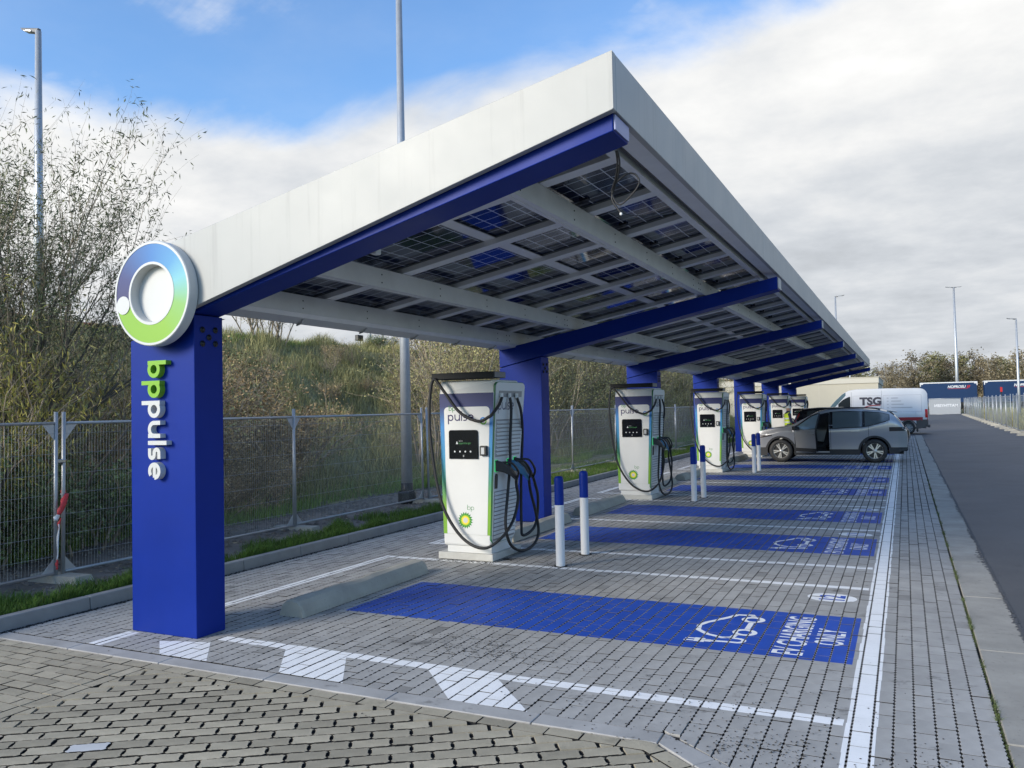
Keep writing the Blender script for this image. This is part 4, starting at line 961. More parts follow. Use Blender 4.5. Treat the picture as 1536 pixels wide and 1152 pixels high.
# =================================================== VEHICLES
def interp(T, x):
    if x <= T[0][0]: return T[0][1]
    for (a, b), (c, d) in zip(T, T[1:]):
        if x <= c: return b + (d - b) * (x - a) / (c - a)
    return T[-1][1]
def smooth_tab(T, L, n=220, k=3):
    xs = [L * i / n for i in range(n + 1)]; v = [interp(T, x) for x in xs]
    for _ in range(k): v = [v[0]] + [(v[i - 1] + 2 * v[i] + v[i + 1]) / 4 for i in range(1, n)] + [v[-1]]
    return list(zip(xs, v))
def car(name, L, W, top, sill, belt, wheels, rw, mats, win, wscreen, rscreen, tumble=.30, archgap=.05, noseround=.34, doors=(), open_door=None, clad=None, van=False, cropped=False, spokes=5):
    """x runs from nose (0) to tail (L), y across, z up; the side surface is y(x, z)"""
    t = empty(name); T = smooth_tab(top, L, k=4); body, glass = mats['body'], mats['glass']
    def hw(x):
        d = min(x, L - x); nr = noseround if x < L / 2 else noseround * .8
        return W / 2 * (1 - (.22 if x < L / 2 else .13) * max(0, 1 - d / nr) ** 2.2 * 1.0)
    def ys(x, z):
        b = interp(belt, x); y = hw(x)
        if z < b: y *= 1 - .05 * ((b - z) / max(.1, b - .2)) ** 2 + .0
        y -= .012 * math.cos((z - .55) * 6) if z < b else .0
        if z > b: y -= (z - b) * tumble + .02 * min(1, (z - b) * 10)
        return y
    def low(x):
        z = interp(sill, x)
        for wx in wheels:
            rr_ = rw + archgap
            if abs(x - wx) < rr_: z = max(z, rw + math.sqrt(rr_ * rr_ - (x - wx) ** 2))
        return z
    xs = sorted(set([round(L * i / 90, 4) for i in range(91)] + [wx + s * (rw + archgap) * f for wx in wheels for s in (-1, 1) for f in (.999, .97, .9, .8)]))
    xs = [x for x in xs if 0 <= x <= L]; NZ = 16
    def side(s, x0, x1, lo_, hi_, off=0, n=None, nz=NZ, dx=0):
        cols = [x0] + [x for x in xs if x0 + .004 < x < x1 - .004] + [x1]
        rows = []
        for x in cols:
            a, b = lo_(x), hi_(x); b = max(a + .001, b)
            rows.append([(x, s * (ys(x, a + (b - a) * j / nz) + off), a + (b - a) * j / nz) for j in range(nz + 1)])
        return rows
    topf = lambda x: interp(T, x)
    bm_ = MB()
    for s in (-1, 1):
        if open_door and s == -1:
            d0, d1, dl, dh = open_door
            bm_.grid(side(s, 0, d0, low, topf)); bm_.grid(side(s, d1, L, low, topf)); bm_.grid(side(s, d0, d1, low, lambda x: dl), True); bm_.grid(side(s, d0, d1, lambda x: min(topf(x) - .012, max(dl + .3, topf(x) - .075)), topf, nz=3))
        else: bm_.grid(side(s, 0, L, low, topf))
    NY = 10; rows = []
    for x in [0] + [x for x in xs if 0 < x < L] + [L]:
        z = topf(x); y = ys(x, z); rows.append([(x, y * (-1 + 2 * j / NY), z + .035 * (1 - (-1 + 2 * j / NY) ** 2) * min(1, x / .3, (L - x) / .15 + .2)) for j in range(NY + 1)])
    bm_.grid(rows)
    for x in (0, L):
        a, b = interp(sill, x), topf(x); rows = []
        for i in range(9):
            z = a + (b - a) * i / 8; y = ys(x, z); bul = (.05 if x == 0 else .03) * math.sin(PI * i / 8)
            rows.append([(x + (-bul if x == 0 else bul) * (1 - (-1 + 2 * j / NY) ** 2), y * (-1 + 2 * j / NY), z + (.035 * (1 - (-1 + 2 * j / NY) ** 2) * (.2 if x else 0) * (i == 8))) for j in range(NY + 1)])
        bm_.grid(rows)
    b_ = bm_.build('body', body, t)
    u = MB(); u.box(.1, L - .1, -W / 2 + .12, W / 2 - .12, interp(sill, L / 2) + .03, interp(sill, L / 2) + .06)
    for wx in wheels: u.lathe([(rw + archgap + .012, -W / 2 + .03), (rw + archgap + .012, W / 2 - .03)], lambda a, b, h: (wx + a, h, rw + max(b, -.05)), 28)
    u.build('underbody', 'cladding', t)
    # cladding: low band and arch rims
    if clad:
        k = MB()
        for s in (-1, 1):
            segs = [(0, wheels[0] - rw - archgap), (wheels[0] + rw + archgap, wheels[1] - rw - archgap), (wheels[1] + rw + archgap, L)]
            for i, (a, b) in enumerate(segs):
                if open_door and s == -1 and i == 1: 
                    k.grid(side(s, a, open_door[0], low, lambda x: clad, .006, nz=3)); k.grid(side(s, open_door[1], b, low, lambda x: clad, .006, nz=3)); k.grid(side(s, open_door[0], open_door[1], low, lambda x: open_door[2] - .04, .006, nz=2)); continue
                k.grid(side(s, a, b, low, (lambda x: clad + (.06 if i != 1 else 0)), .006, nz=3))
            for wx in wheels:
                rr_ = rw + archgap; vs = []
                for q in range(21):
                    a = R(-12 + 204 * q / 20)
                    for r_ in (rr_ - .004, rr_ + .055):
                        x, z = wx + r_ * math.cos(a), rw + r_ * math.sin(a); vs.append((x, s * (ys(min(max(x, 0), L), z) + .010), z))
                k.add(vs, [(2 * q, 2 * q + 1, 2 * q + 3, 2 * q + 2) for q in range(20)], True)
        k.build('cladding', mats.get('clad', 'cladding'), t)
    # side glass
    for s in (-1, 1):
        for (x0, x1, zlo, mg) in win:
            if open_door and s == -1 and x1 < open_door[1] and x0 > open_door[0] - .6: continue
            k = MB(); k.grid(side(s, x0, x1, (lambda x: interp(belt, x) + zlo), (lambda x: max(interp(belt, x) + zlo + .004, topf(x) - mg)), .005, nz=5)); k.build('window', glass, t)
        for xd in doors:
            if open_door and s == -1 and open_door[0] - .05 < xd < open_door[1] + .02: continue
            k = MB(); k.grid(side(s, xd - .005, xd + .005, lambda x: low(x) + .03, lambda x: topf(x) - .09, .003, nz=10)); k.build('door_gap', 'black', t)
    def screen(nm, x0, x1, m_, inset):
        rows = []
        for i in range(9):
            x = x0 + (x1 - x0) * i / 8; z = topf(x); y = ys(x, z) - inset; rows.append([(x, y * (-1 + 2 * j / NY), z + .006 + .035 * (1 - (-1 + 2 * j / NY) ** 2)) for j in range(NY + 1)])
        k = MB(); k.grid(rows); k.build(nm, m_, t)
    if wscreen: screen('windscreen', wscreen[0], wscreen[1], mats.get('screen', glass), .06)
    if rscreen: screen('rear_window', rscreen[0], rscreen[1], glass, .08)
    # wheels
    wh = empty('wheel'); wh.parent = t
    k = MB(); wd = .225
    k.lathe([(rw * .66, -wd / 2 + .01), (rw * .7, -wd / 2), (rw * .94, -wd / 2 + .004), (rw, -wd / 2 + .03), (rw, wd / 2 - .03), (rw * .94, wd / 2 - .004), (rw * .7, wd / 2), (rw * .66, wd / 2 - .01)], lambda a, b, h: (a, h, b), 40); k.build('tyre', 'rubber', wh)
    k = MB(); k.lathe([(rw * .665, -wd / 2 + .012), (rw * .63, -wd / 2 + .02), (rw * .62, wd / 2 - .02)], lambda a, b, h: (a, h, b), 40)
    for i in range(spokes):
        for e in (-.16, .16):
            a = 2 * PI * i / spokes + e + .3; ca, sa = math.cos(a), math.sin(a); r0, r1 = rw * .12, rw * .645; h0, h1 = rw * .035, rw * .058
            q = [(r0, -h0), (r1, -h1), (r1, h1), (r0, h0)]; P = [(u_ * ca - v_ * sa, u_ * sa + v_ * ca) for u_, v_ in q]
            k.prism(P, lambda u_, v_, d: (u_, d, v_), -wd / 2 + .022, -wd / 2 + .05); k.prism(P, lambda u_, v_, d: (u_, d, v_), wd / 2 - .05, wd / 2 - .022)
    k.lathe([(0, -wd / 2 + .016), (rw * .16, -wd / 2 + .016), (rw * .17, -wd / 2 + .05)], lambda a, b, h: (a, h, b), 20)
    k.build('rim', mats.get('rim', 'rim'), wh)
    k = MB(); k.lathe([(rw * .6, -wd / 2 + .06), (0, -wd / 2 + .06)], lambda a, b, h: (a, h, b), 24); k.build('brake', 'black', wh)
    first = True
    for wx in wheels:
        for s in (-1, 1):
            q = wh if first else copy_tree(wh, t); first = False; q.location = (wx, s * (W / 2 - wd / 2 - .012), rw); q.rotation_euler = (0, random.uniform(0, 1), 0 if s < 0 else PI)
    return t, ys, side, topf, low
# ---- the silver car with its driver's door open
top = [(0, .72), (.06, .84), (.2, .93), (.5, 1.01), (.95, 1.065), (1.18, 1.10), (1.55, 1.30), (1.95, 1.51), (2.25, 1.585), (2.7, 1.61), (3.3, 1.595), (3.75, 1.555), (4.0, 1.49), (4.16, 1.36), (4.30, 1.16), (4.38, 1.0), (4.45, .92)]
sill = [(0, .26), (.25, .20), (.9, .22), (3.5, .24), (4.2, .30), (4.45, .40)]
belt = [(0, .70), (.9, .96), (1.3, .985), (2.4, 1.015), (3.3, 1.06), (3.6, 1.13), (4.0, 1.25), (4.2, 1.2), (4.45, .95)]
car_, ysf, sidef, topf, lowf = car('parked_car', 4.45, 1.84, top, sill, belt, (.90, 3.575), .352, dict(body='car_silver', glass='glass_reflection'),
    [(1.45, 2.30, .02, .085), (2.42, 3.24, .02, .075), (3.32, 3.98, .02, .075)], (1.22, 2.05), (4.02, 4.30), doors=(2.36, 3.42), open_door=(1.32, 2.32, .34, 1.5), clad=.40)
car_.location = (-4.42, 27.47, 0); tag(car_, 'silver grey crossover car with its driver door standing open', 'car')
door = empty('door', (1.34, -.90, 0), -R(47)); door.parent = car_
def door_side(lo_, hi_, off, nz=12):
    rows = []
    for i in range(22):
        x = 1.335 + .965 * i / 21; a, b = lo_(x), max(lo_(x) + .002, hi_(x)); rows.append([(x - 1.34, -(ysf(x, a + (b - a) * j / nz) + off) + .90, a + (b - a) * j / nz) for j in range(nz + 1)])
    return rows
bl = lambda x: interp(belt, x)
k = MB(); k.grid(door_side(lambda x: .34, lambda x: bl(x) + .012, 0)); k.build('door_skin', 'car_silver', door)
k = MB(); k.grid(door_side(lambda x: .34, lambda x: .45, .006, 3)); k.build('cladding', 'cladding', door)
k = MB(); k.grid(door_side(lambda x: .36, lambda x: bl(x) + .01, -.07)); k.build('door_trim', 'black', door)
k = MB(); k.grid(door_side(lambda x: bl(x) + .015, lambda x: topf(x) - .10, -.012, 5)); k.build('window', 'glass_pale', door)
k = MB(); pth = [(x - 1.34, -(ysf(x, max(bl(x) + .02, topf(x) - .09))) + .915, max(bl(x) + .02, topf(x) - .09)) for x in [1.40 + .9 * i / 10 for i in range(11)]] + [(.955, .0 + (.90 - ysf(2.3, 1.03)) + .015, 1.03), (.955, .90 - ysf(2.3, .45) + .03, .38)]
k.tube(pth, .022, 6); k.build('door_frame', 'black', door)
k = MB(); k.box(.74, .92, -.03 + (.90 - ysf(2.2, .9)), .01 + (.90 - ysf(2.2, .9)), .875, .905); bevel(k.build('handle', 'car_silver', door), .008, 2)
k = MB(); k.hexa([(.12, -.20, .98), (.22, -.19, .98), (.25, .0, 1.0), (.15, .0, 1.0), (.10, -.21, 1.11), (.21, -.2, 1.12), (.23, -.02, 1.10), (.13, -.02, 1.10)]); bevel(k.build('mirror', 'black', door), .025, 3)
k = MB(); k.box(1.38, 2.28, -.62, .6, .32, .40); k.box(2.30, 2.36, -.86, .86, .3, 1.48); k.build('interior', 'cloth_black', car_)
for sy in (-.36, .36):
    k = MB(); k.hexa([(1.72, sy - .25, .42), (2.2, sy - .25, .42), (2.2, sy + .25, .42), (1.72, sy + .25, .42), (1.70, sy - .25, .60), (2.2, sy - .25, .55), (2.2, sy + .25, .55), (1.70, sy + .25, .60)])
    k.hexa([(2.10, sy - .24, .5), (2.26, sy - .24, .5), (2.26, sy + .24, .5), (2.10, sy + .24, .5), (2.28, sy - .20, 1.18), (2.40, sy - .20, 1.18), (2.40, sy + .20, 1.18), (2.28, sy + .20, 1.18)])
    k.box(2.30, 2.39, sy - .12, sy + .12, 1.2, 1.4); bevel(k.build('seat', 'cloth_black', car_), .03, 2)
for s in (-1, 1):
    k = MB(); k.grid(sidef(s, 2.33, 4.0, lambda x: bl(x) + .005, lambda x: topf(x) - .06, .0025, nz=5)); k.build('window_surround', 'black_gloss', car_)
    k = MB(); k.grid([[(x, s * (ysf(x, z) + .006), z) for z in [.70 + .0 + (zz_ * .12) * (1 - x / .9) + x * .18 for zz_ in (0, .5, 1)]] for x in [.03 + .62 * i / 12 for i in range(13)]]); k.build('headlight', 'lamp_smoke', car_)
    k = MB(); k.grid([[(x, s * (ysf(x, z) + .006), z) for z in [.93 + .02 * (x - 3.9), 1.0, 1.05 + .02 * (x - 3.9)]] for x in [3.98 + .43 * i / 10 for i in range(11)]]); k.build('tail_light', 'lamp_smoke', car_)
    k = MB(); k.grid([[(x, s * (ysf(x, z) + .010), z) for z in (.34, .42, .5)] for x in [.06 + .12 * i / 5 for i in range(6)]]); k.build('fog_light', 'black', car_)
    k = MB(); k.box(2.95, 3.17, s * (ysf(3.05, .93) + .012) - .016, s * (ysf(3.05, .93) + .012) + .016, .915, .945); bevel(k.build('handle', 'car_silver', car_), .008, 2)
    k = MB(); k.tube(smooth_path([(2.0, s * .63, 1.55), (2.15, s * .64, 1.615), (2.8, s * .655, 1.645), (3.5, s * .64, 1.62), (3.75, s * .63, 1.575)]), .018, 6); k.build('roof_rail', 'black', car_)
    k = MB(); k.grid([[(x, s * (ysf(x, bl(x)) + .009), z) for z in (bl(x) - .004, bl(x) + .014)] for x in [2.4 + 1.5 * i / 12 for i in range(13)]]); k.build('belt_trim', 'cladding', car_)
k = MB(); k.hexa([(3.93, -.60, 1.52), (4.20, -.52, 1.475), (4.20, .52, 1.475), (3.93, .60, 1.52), (3.93, -.60, 1.56), (4.20, -.52, 1.505), (4.20, .52, 1.505), (3.93, .60, 1.56)]); bevel(k.build('roof_spoiler', 'car_silver', car_), .012, 2)
k = MB(); k.box(4.32, 4.465, -.72, .72, .34, .56); bevel(k.build('rear_bumper', 'cladding', car_), .05, 3)
k = MB(); k.box(-.04, .10, -.60, .60, .28, .44); bevel(k.build('front_grille', 'cladding', car_), .04, 3)
# ---- the white high-roofed van
vt = [(0, .95), (.1, 1.12), (.55, 1.26), (.82, 1.34), (1.25, 1.86), (1.7, 2.30), (2.0, 2.46), (2.4, 2.52), (4.0, 2.53), (5.6, 2.50), (5.85, 2.44), (5.98, 2.30), (6.0, 2.2)]
vb = [(0, .9), (.8, 1.20), (6, 1.22)]
van, vy, vside, vtop, vlow = car('delivery_van', 6.0, 2.0, vt, [(0, .32), (.4, .28), (5.6, .30), (6.0, .42)], vb, (1.05, 5.02), .345, dict(body='car_white', glass='glass', rim='galv_dark', screen='glass_pale', clad='van_grey'),
    [(1.46, 2.10, -.02, .34)], (.86, 1.62), None, tumble=.085, clad=.74, doors=(2.16, 3.72), noseround=.5, spokes=8)
van.location = (-4.88, 51.0, 0); tag(van, 'white high roofed van with a red stripe and dark lower band', 'van')
for s in (-1, 1):
    k = MB(); k.grid([[(x, s * (vy(x, z) + .009), z) for z in (.745, .83, .93)] for x in [2.6 + 3.38 * i / 12 for i in range(13)]]); k.build('stripe', 'van_red', van)
    k = MB(); k.grid([[(x, s * (vy(x, z) + .012), z) for z in (.9, 1.05, 1.2, 1.36)] for x in (5.86, 5.93, 5.995)]); k.build('tail_light', 'lamp_red', van)
    k = MB(); k.grid([[(x, s * (vy(x, z) + .006), z) for z in (.9, 1.02, 1.12)] for x in [.05 + .4 * i / 6 for i in range(7)]]); k.build('headlight', 'lamp_clear', van)
    k = MB(); k.box(1.16, 1.30, s * 1.16 - .07, s * 1.16 + .07, 1.32, 1.58); k.box(1.2, 1.26, min(s * .98, s * 1.12), max(s * .98, s * 1.12), 1.38, 1.44); bevel(k.build('mirror', 'black', van), .03, 2)
    k = MB(); k.box(5.42, 5.50, s * .82 - .12, s * .82 + .12, .12, .45); k.build('mud_flap', 'black', van)
    k = MB()
    for x0, x1 in ((2.24, 3.66), (3.80, 5.70)):
        for zz_ in (1.24, 2.16): k.grid([[(x, s * (vy(x, z) + .004), z) for z in (zz_ - .008, zz_ + .008)] for x in [x0 + (x1 - x0) * i / 8 for i in range(9)]])
        for xx in (x0, x1): k.grid([[(x, s * (vy(x, z) + .004), z) for z in (1.24, 1.6, 2.16)] for x in (xx - .008, xx + .008)])
    k.build('panel_crease', 'grey_ink', van)
for s in (-1, 1):
    k = MB(); k.grid(vside(s, .9, 1.86, lambda x: max(1.24, 1.18 + (x - .95) * 1.12), lambda x: vtop(x) - .01, .006, nz=5)); k.build('windscreen_corner', 'glass_pale', van)
VF = lambda u, v, d: (u, -(vy(u, v) + d), v)
k = MB(); text_flat(k, 'TSG', VF, 2.58, 1.66, .40, .008, 1.12, .05); k.build('lettering', 'ink', van)
k = MB()
for q in ribbon([(2.72, 1.44), (2.85, 1.52), (3.05, 1.585), (3.3, 1.615), (3.66, 1.62)], .05)[0]: k.add([VF(a, b, .0095) for a, b in q], [(0, 1, 2, 3)])
k.build('swoosh', 'van_red', van)
k = MB()
for i, (z_, l_) in enumerate(((1.98, .34), (1.81, .5), (1.63, .62), (1.45, 1.05))):
    for q in ((3.98, 4.07), (4.2, 4.2 + l_)): k.add([VF(q[0], z_, .008), VF(q[1], z_, .008), VF(q[1], z_ + .05, .008), VF(q[0], z_ + .05, .008)], [(0, 1, 2, 3)])
k.build('small_print', 'grey_ink', van)
k = MB(); k.box(5.96, 6.10, -.95, .95, .36, .52); bevel(k.build('rear_bumper', 'van_grey', van), .03, 2)
# ---- the black car backed in beyond the silver one
dt = [(0, .70), (.2, .9), (.8, 1.0), (1.15, 1.06), (1.9, 1.50), (2.4, 1.60), (3.3, 1.61), (3.9, 1.57), (4.1, 1.45), (4.28, 1.1), (4.35, .9)]
dk, dy_, _, _, _ = car('parked_car', 4.35, 1.84, dt, [(0, .28), (.5, .22), (4, .28), (4.35, .4)], [(0, .7), (1.0, 1.0), (4.1, 1.08), (4.35, .9)], (.88, 3.5), .345, dict(body='car_black', glass='glass'), [(1.45, 2.35, .02, .08), (2.45, 3.75, .03, .08)], (1.2, 1.95), (4.0, 4.25), clad=.38, doors=(2.4,))
dk.location = (.10, 35.1, 0); dk.scale.x = .965; dk.rotation_euler.z = PI; tag(dk, 'black hatchback backed in beyond the silver car, red tail light showing', 'car')
for s in (-1, 1):
    k = MB(); k.grid([[(x, s * (dy_(x, z) + .012), z) for z in (z0, z0 + .07, z0 + .15)] for x, z0 in [(3.86 + .46 * i / 8, .93 + .0 * i) for i in range(9)]]); k.grid([[(x, s * (dy_(x, z) + .014), z) for z in (1.05 + .36 * (4.22 - x) / .22, 1.11 + .36 * (4.22 - x) / .22)] for x in (4.03, 4.08, 4.13, 4.18, 4.22)]); k.build('tail_light', 'lamp_red', dk)
k = MB(); k.hexa([(3.9, -.6, 1.56), (4.22, -.55, 1.52), (4.22, .55, 1.52), (3.9, .6, 1.56), (3.9, -.6, 1.62), (4.22, -.55, 1.56), (4.22, .55, 1.56), (3.9, .6, 1.62)]); bevel(k.build('roof_spoiler', 'car_black', dk), .015, 2)
# ---- three vehicles on the embankment road, only their upper parts in sight
def road_car(x, y, body, lab, rz=PI / 2):
    c_, yy, _, _, _ = car('passing_car', 4.3, 1.78, [(0, .7), (.2, .86), (1.0, .98), (1.75, 1.36), (2.3, 1.44), (3.2, 1.42), (3.9, 1.1), (4.2, .98), (4.3, .85)], [(0, .3), (4.3, .35)], [(0, .66), (1, .92), (4.3, .95)], (.85, 3.45), .32, dict(body=body, glass='glass'), [(1.4, 2.3, .02, .07), (2.38, 3.4, .02, .07)], (1.1, 1.8), (3.3, 3.85))
    c_.location = (x, y, hill(x, y) + .0); c_.rotation_euler.z = rz; tag(c_, lab, 'car'); return c_
road_car(-24.6, 21.6, 'car_black', 'dark car passing on the embankment road right of the first post', PI / 2)
road_car(-24.2, 17.7, 'car_white', 'white car on the embankment road behind the willow branches', PI / 2)
lo_ = empty('lorry', (-27.5, 15.8, hill(-27.5, 16)), PI / 2, 'red lorry on the embankment road behind the willow branches', 'lorry')
k = MB(); k.box(0, 1.7, -1.2, 1.2, .5, 1.85); bevel(k.build('cab', 'car_red', lo_), .1, 3)
k = MB(); k.box(1.9, 7.0, -1.22, 1.22, .8, 1.75); bevel(k.build('load_bed', 'car_red', lo_), .03, 2)
k = MB(); k.box(.2, 7.0, -.5, .5, .45, .75); k.build('chassis', 'black', lo_)
for wx in (.9, 5.2, 6.3):
    for s in (-1, 1):
        k = MB(); k.lathe([(0, -.14), (.48, -.14), (.5, -.1), (.5, .1), (.48, .14), (0, .14)], lambda a, b, h: (wx + a, s * 1.05 + h, .5 + b), 20); k.build('wheel', 'rubber', lo_)
k = MB(); k.box(.25, 1.1, -1.215, -1.201, 1.2, 1.7); k.box(.25, 1.1, 1.201, 1.215, 1.2, 1.7); k.build('window', 'glass', lo_)

# =================================================== THE PERSON behind the black car
def skin_body(name, V, E, rad, m, parent, sub=2):
    me = bpy.data.meshes.new(name); me.from_pydata(V, E, []); o = obj(name, me, parent)
    o.modifiers.new('skin', 'SKIN'); 
    for i, r_ in enumerate(rad): me.skin_vertices[0].data[i].radius = (r_, r_) if not isinstance(r_, tuple) else r_
    me.skin_vertices[0].data[0].use_root = True
    sd_ = o.modifiers.new('subdivision', 'SUBSURF'); sd_.levels = sub; sd_.render_levels = sub
    dg = bpy.context.evaluated_depsgraph_get(); m2 = bpy.data.meshes.new_from_object(o.evaluated_get(dg)); o.modifiers.clear(); o.data = m2; m2.materials.clear(); m2.materials.append(M[m]); m2.polygons.foreach_set('use_smooth', [True] * len(m2.polygons)); return o
per = empty('person', (-4.16, 33.6, .005), R(-60), 'person in a yellow high visibility vest and white cap by the black car', 'person')
V = [(0, 0, .92), (0, .0, 1.10), (0, .01, 1.30), (0, .02, 1.42), (0, .03, 1.50), (0, .045, 1.60), (0, .05, 1.68),
     (-.10, 0, .88), (-.11, .02, .48), (-.11, -.01, .09), (-.11, .13, .05), (.10, 0, .88), (.11, .03, .48), (.11, .0, .09), (.11, .14, .05),
     (-.19, .01, 1.38), (-.23, .02, 1.10), (-.20, .22, .98), (.19, .01, 1.38), (.24, .03, 1.11), (.17, .24, 1.02)]
Eg = [(0, 1), (1, 2), (2, 3), (3, 4), (4, 5), (5, 6), (0, 7), (7, 8), (8, 9), (9, 10), (0, 11), (11, 12), (12, 13), (13, 14), (3, 15), (15, 16), (16, 17), (3, 18), (18, 19), (19, 20)]
rad = [(.15, .11), (.14, .10), (.16, .11), (.12, .09), .055, .085, .07, .085, .06, .045, .035, .085, .06, .045, .035, .06, .045, .036, .06, .045, .036]
skin_body('body', V, Eg, rad, 'cloth_navy', per)
hd = MB(); hd.lathe([(0.001, -.13), (.05, -.12), (.075, -.06), (.08, .0), (.078, .06), (.055, .105), (.001, .12)], lambda u, v, h: (u, .05 + v * 1.12, 1.60 + h), 20)
hd.hexa([(-.014, .135, 1.575), (.014, .135, 1.575), (.014, .165, 1.575), (-.014, .165, 1.575), (-.008, .13, 1.62), (.008, .13, 1.62), (.008, .14, 1.62), (-.008, .14, 1.62)]); hd.build('head', 'skin', per)
cp = MB(); cp.lathe([(.084, 0), (.086, .03), (.07, .075), (.001, .095)], lambda u, v, h: (u, .05 + v * 1.12, 1.63 + h), 20); cp.prism([(-.07, .12), (.07, .12), (.05, .21), (-.05, .21)], lambda u, v, d: (u, v, 1.635 + d), 0, .008); cp.build('cap', 'cap_white', per)
skin_body('vest', [(0, 0, .90), (0, .0, 1.10), (0, .01, 1.30), (0, .02, 1.43), (-.15, .012, 1.40), (.15, .012, 1.40)], [(0, 1), (1, 2), (2, 3), (3, 4), (3, 5)], [(.172, .132), (.165, .125), (.182, .13), (.13, .10), .07, .07], 'vest', per)
bd = MB(); 
for z_ in (1.06, 1.20): bd.lathe([(1, 0), (1, .05)], lambda u, v, h: (u * .183, .004 + v * .137, z_ + h), 24)
bd.build('reflective_band', 'reflect', per)
for sx_, hand in ((-1, (-.20, .25, .97)), (1, (.17, .27, 1.01))):
    hm = MB(); hx, hy, hz = hand
    hm.hexa([(hx - .035, hy - .03, hz - .016), (hx + .035, hy - .03, hz - .016), (hx + .038, hy + .05, hz - .014), (hx - .038, hy + .05, hz - .014), (hx - .033, hy - .03, hz + .014), (hx + .033, hy - .03, hz + .014), (hx + .036, hy + .05, hz + .012), (hx - .036, hy + .05, hz + .012)])
    for i in range(4): hm.tube([(hx - .028 + .0187 * i, hy + .045, hz), (hx - .028 + .0187 * i, hy + .085 + (.008, .014, .012, 0)[i], hz - .008), (hx - .028 + .0187 * i, hy + .10, hz - .035)], .0085, 6)
    hm.tube([(hx - sx_ * .03, hy - .01, hz), (hx - sx_ * .06, hy + .025, hz - .01), (hx - sx_ * .058, hy + .055, hz - .02)], .0095, 6); hm.build('hand', 'skin', per)

# =================================================== FENCES
def fence_panel(Lp, Hp, wires=True, dense=.036):
    k = MB(); r_ = .021; k.tube([(0, 0, 0), (0, 0, Hp)], r_, 8); fr = k.mesh('upright', 'fence_steel')
    rl = [MB().tube([(0, r_, z), (0, Lp - r_, z)], .0165, 8).mesh('rail', 'fence_steel') for z in (Hp - .12, .10)]
    gs = []
    for y, s in ((r_, 1), (Lp - r_, -1)):
        for tri in ([(y, Hp - .30), (y, Hp - .135), (y + s * .13, Hp - .135)], [(y, .26), (y, .115), (y + s * .13, .115)]): gs.append(MB().prism(tri, lambda u, v, d: (d, u, v), -.002, .002).mesh('corner_plate', 'galv'))
    V = []; F_ = []
    def wire(p, q, w_):
        b = len(V); d = (Vector(q) - Vector(p)).normalized(); n = Vector((1, 0, 0)); m_ = d.cross(n)
        for c in (Vector(p), Vector(q)):
            for a in (0, 2 * PI / 3, 4 * PI / 3): V.append(tuple(c + (n * math.cos(a) + m_ * math.sin(a)) * w_))
        F_.extend([(b + i, b + (i + 1) % 3, b + 3 + (i + 1) % 3, b + 3 + i) for i in range(3)])
    y = .05
    while y < Lp - .03: wire((0.0, y, .1), (0, y, Hp - .12), .0013); y += dense
    z = .28
    while z < Hp - .15: wire((.004, .02, z), (.004, Lp - .02, z), .0019); z += .215
    return fr, rl, gs, mesh_np('wire_mesh', V, np.array(F_), 'fence_steel')
FM = fence_panel(3.62, 1.80)
def put_panel(fence, x, y, z, ang, Lp, tilt=0, meshes=None, sub=True):
    fr, rl, gs, wm_ = meshes or FM
    p = empty('panel', (x, y, z), ang); p.parent = fence; p.rotation_euler.y = tilt
    obj('upright', fr, p); obj('upright', fr, p, (0, Lp, 0))
    for m_ in rl: obj('rail', m_, p)
    if sub:
        for m_ in gs: obj('corner_plate', m_, p)
    tag(obj('wire_mesh', wm_, p), None, None, None, 'stuff'); return p
def foot_mesh():
    k = MB(); k.hexa([(-.33, -.11, 0), (.33, -.11, 0), (.33, .11, 0), (-.33, .11, 0), (-.29, -.085, .125), (.29, -.085, .125), (.29, .085, .125), (-.29, .085, .125)]); return k.mesh('foot', 'concrete')
ftm = foot_mesh(); ftm.transform(Matrix.Diagonal((1.15, 1.15, 1.05, 1)))
lf = empty('wire_fence', (0, 0, 0), 0, 'galvanised wire mesh fence along the grass verge behind the posts', 'fence')
for k in range(11):
    y = 2.08 + 3.72 * k; put_panel(lf, -8.15 + random.gauss(0, .015), y + .03, .08, random.gauss(0, .006), 3.62, random.gauss(0, .01))
    f_ = obj('foot', ftm, lf, (-8.12, y + 3.71, .03)); f_.rotation_euler.z = random.gauss(0, .12)
cl = MB(); cl.box(-8.20, -8.10, 5.74, 5.84, 1.34, 1.375); cl.tube([(-8.18, 5.77, 1.357), (-8.18, 5.82, 1.357)], .014, 8); tag(bevel(cl.build('fence_clamp', 'chrome'), .005, 1), 'shiny clamp joining the two fence uprights', 'clamp')
tp = empty('barrier_tape', (-8.11, 5.84, .08), 0, 'red and white barrier tape knotted to the fence upright', 'tape')
def tape(name, m, pts, wd): 
    k = MB(); P = smooth_path(pts, 5); n = len(P); vs = []
    for i, p in enumerate(P):
        w_ = wd * (.35 + .65 * abs(math.sin(.6 + 2.2 * i / n))); vs += [p + Vector((.012 * math.sin(i), -w_, .25 * w_)), p + Vector((.018, w_ * .2, 0)), p + Vector((0, w_, -.25 * w_))]
    k.add(vs, [q for i in range(n - 1) for q in ((3 * i, 3 * i + 1, 3 * i + 4, 3 * i + 3), (3 * i + 1, 3 * i + 2, 3 * i + 5, 3 * i + 4))], True); o = k.build(name, m, tp); sm = o.modifiers.new('thickness', 'SOLIDIFY'); sm.thickness = .002
tape('tape_strand', 'tape_red', [(.03, -.01, .93), (.06, -.06, .86), (.07, -.10, .78), (.06, -.13, .72)], .035); tape('tape_end', 'tape_white', [(.06, -.13, .72), (.06, -.15, .69), (.06, -.16, .66)], .03)
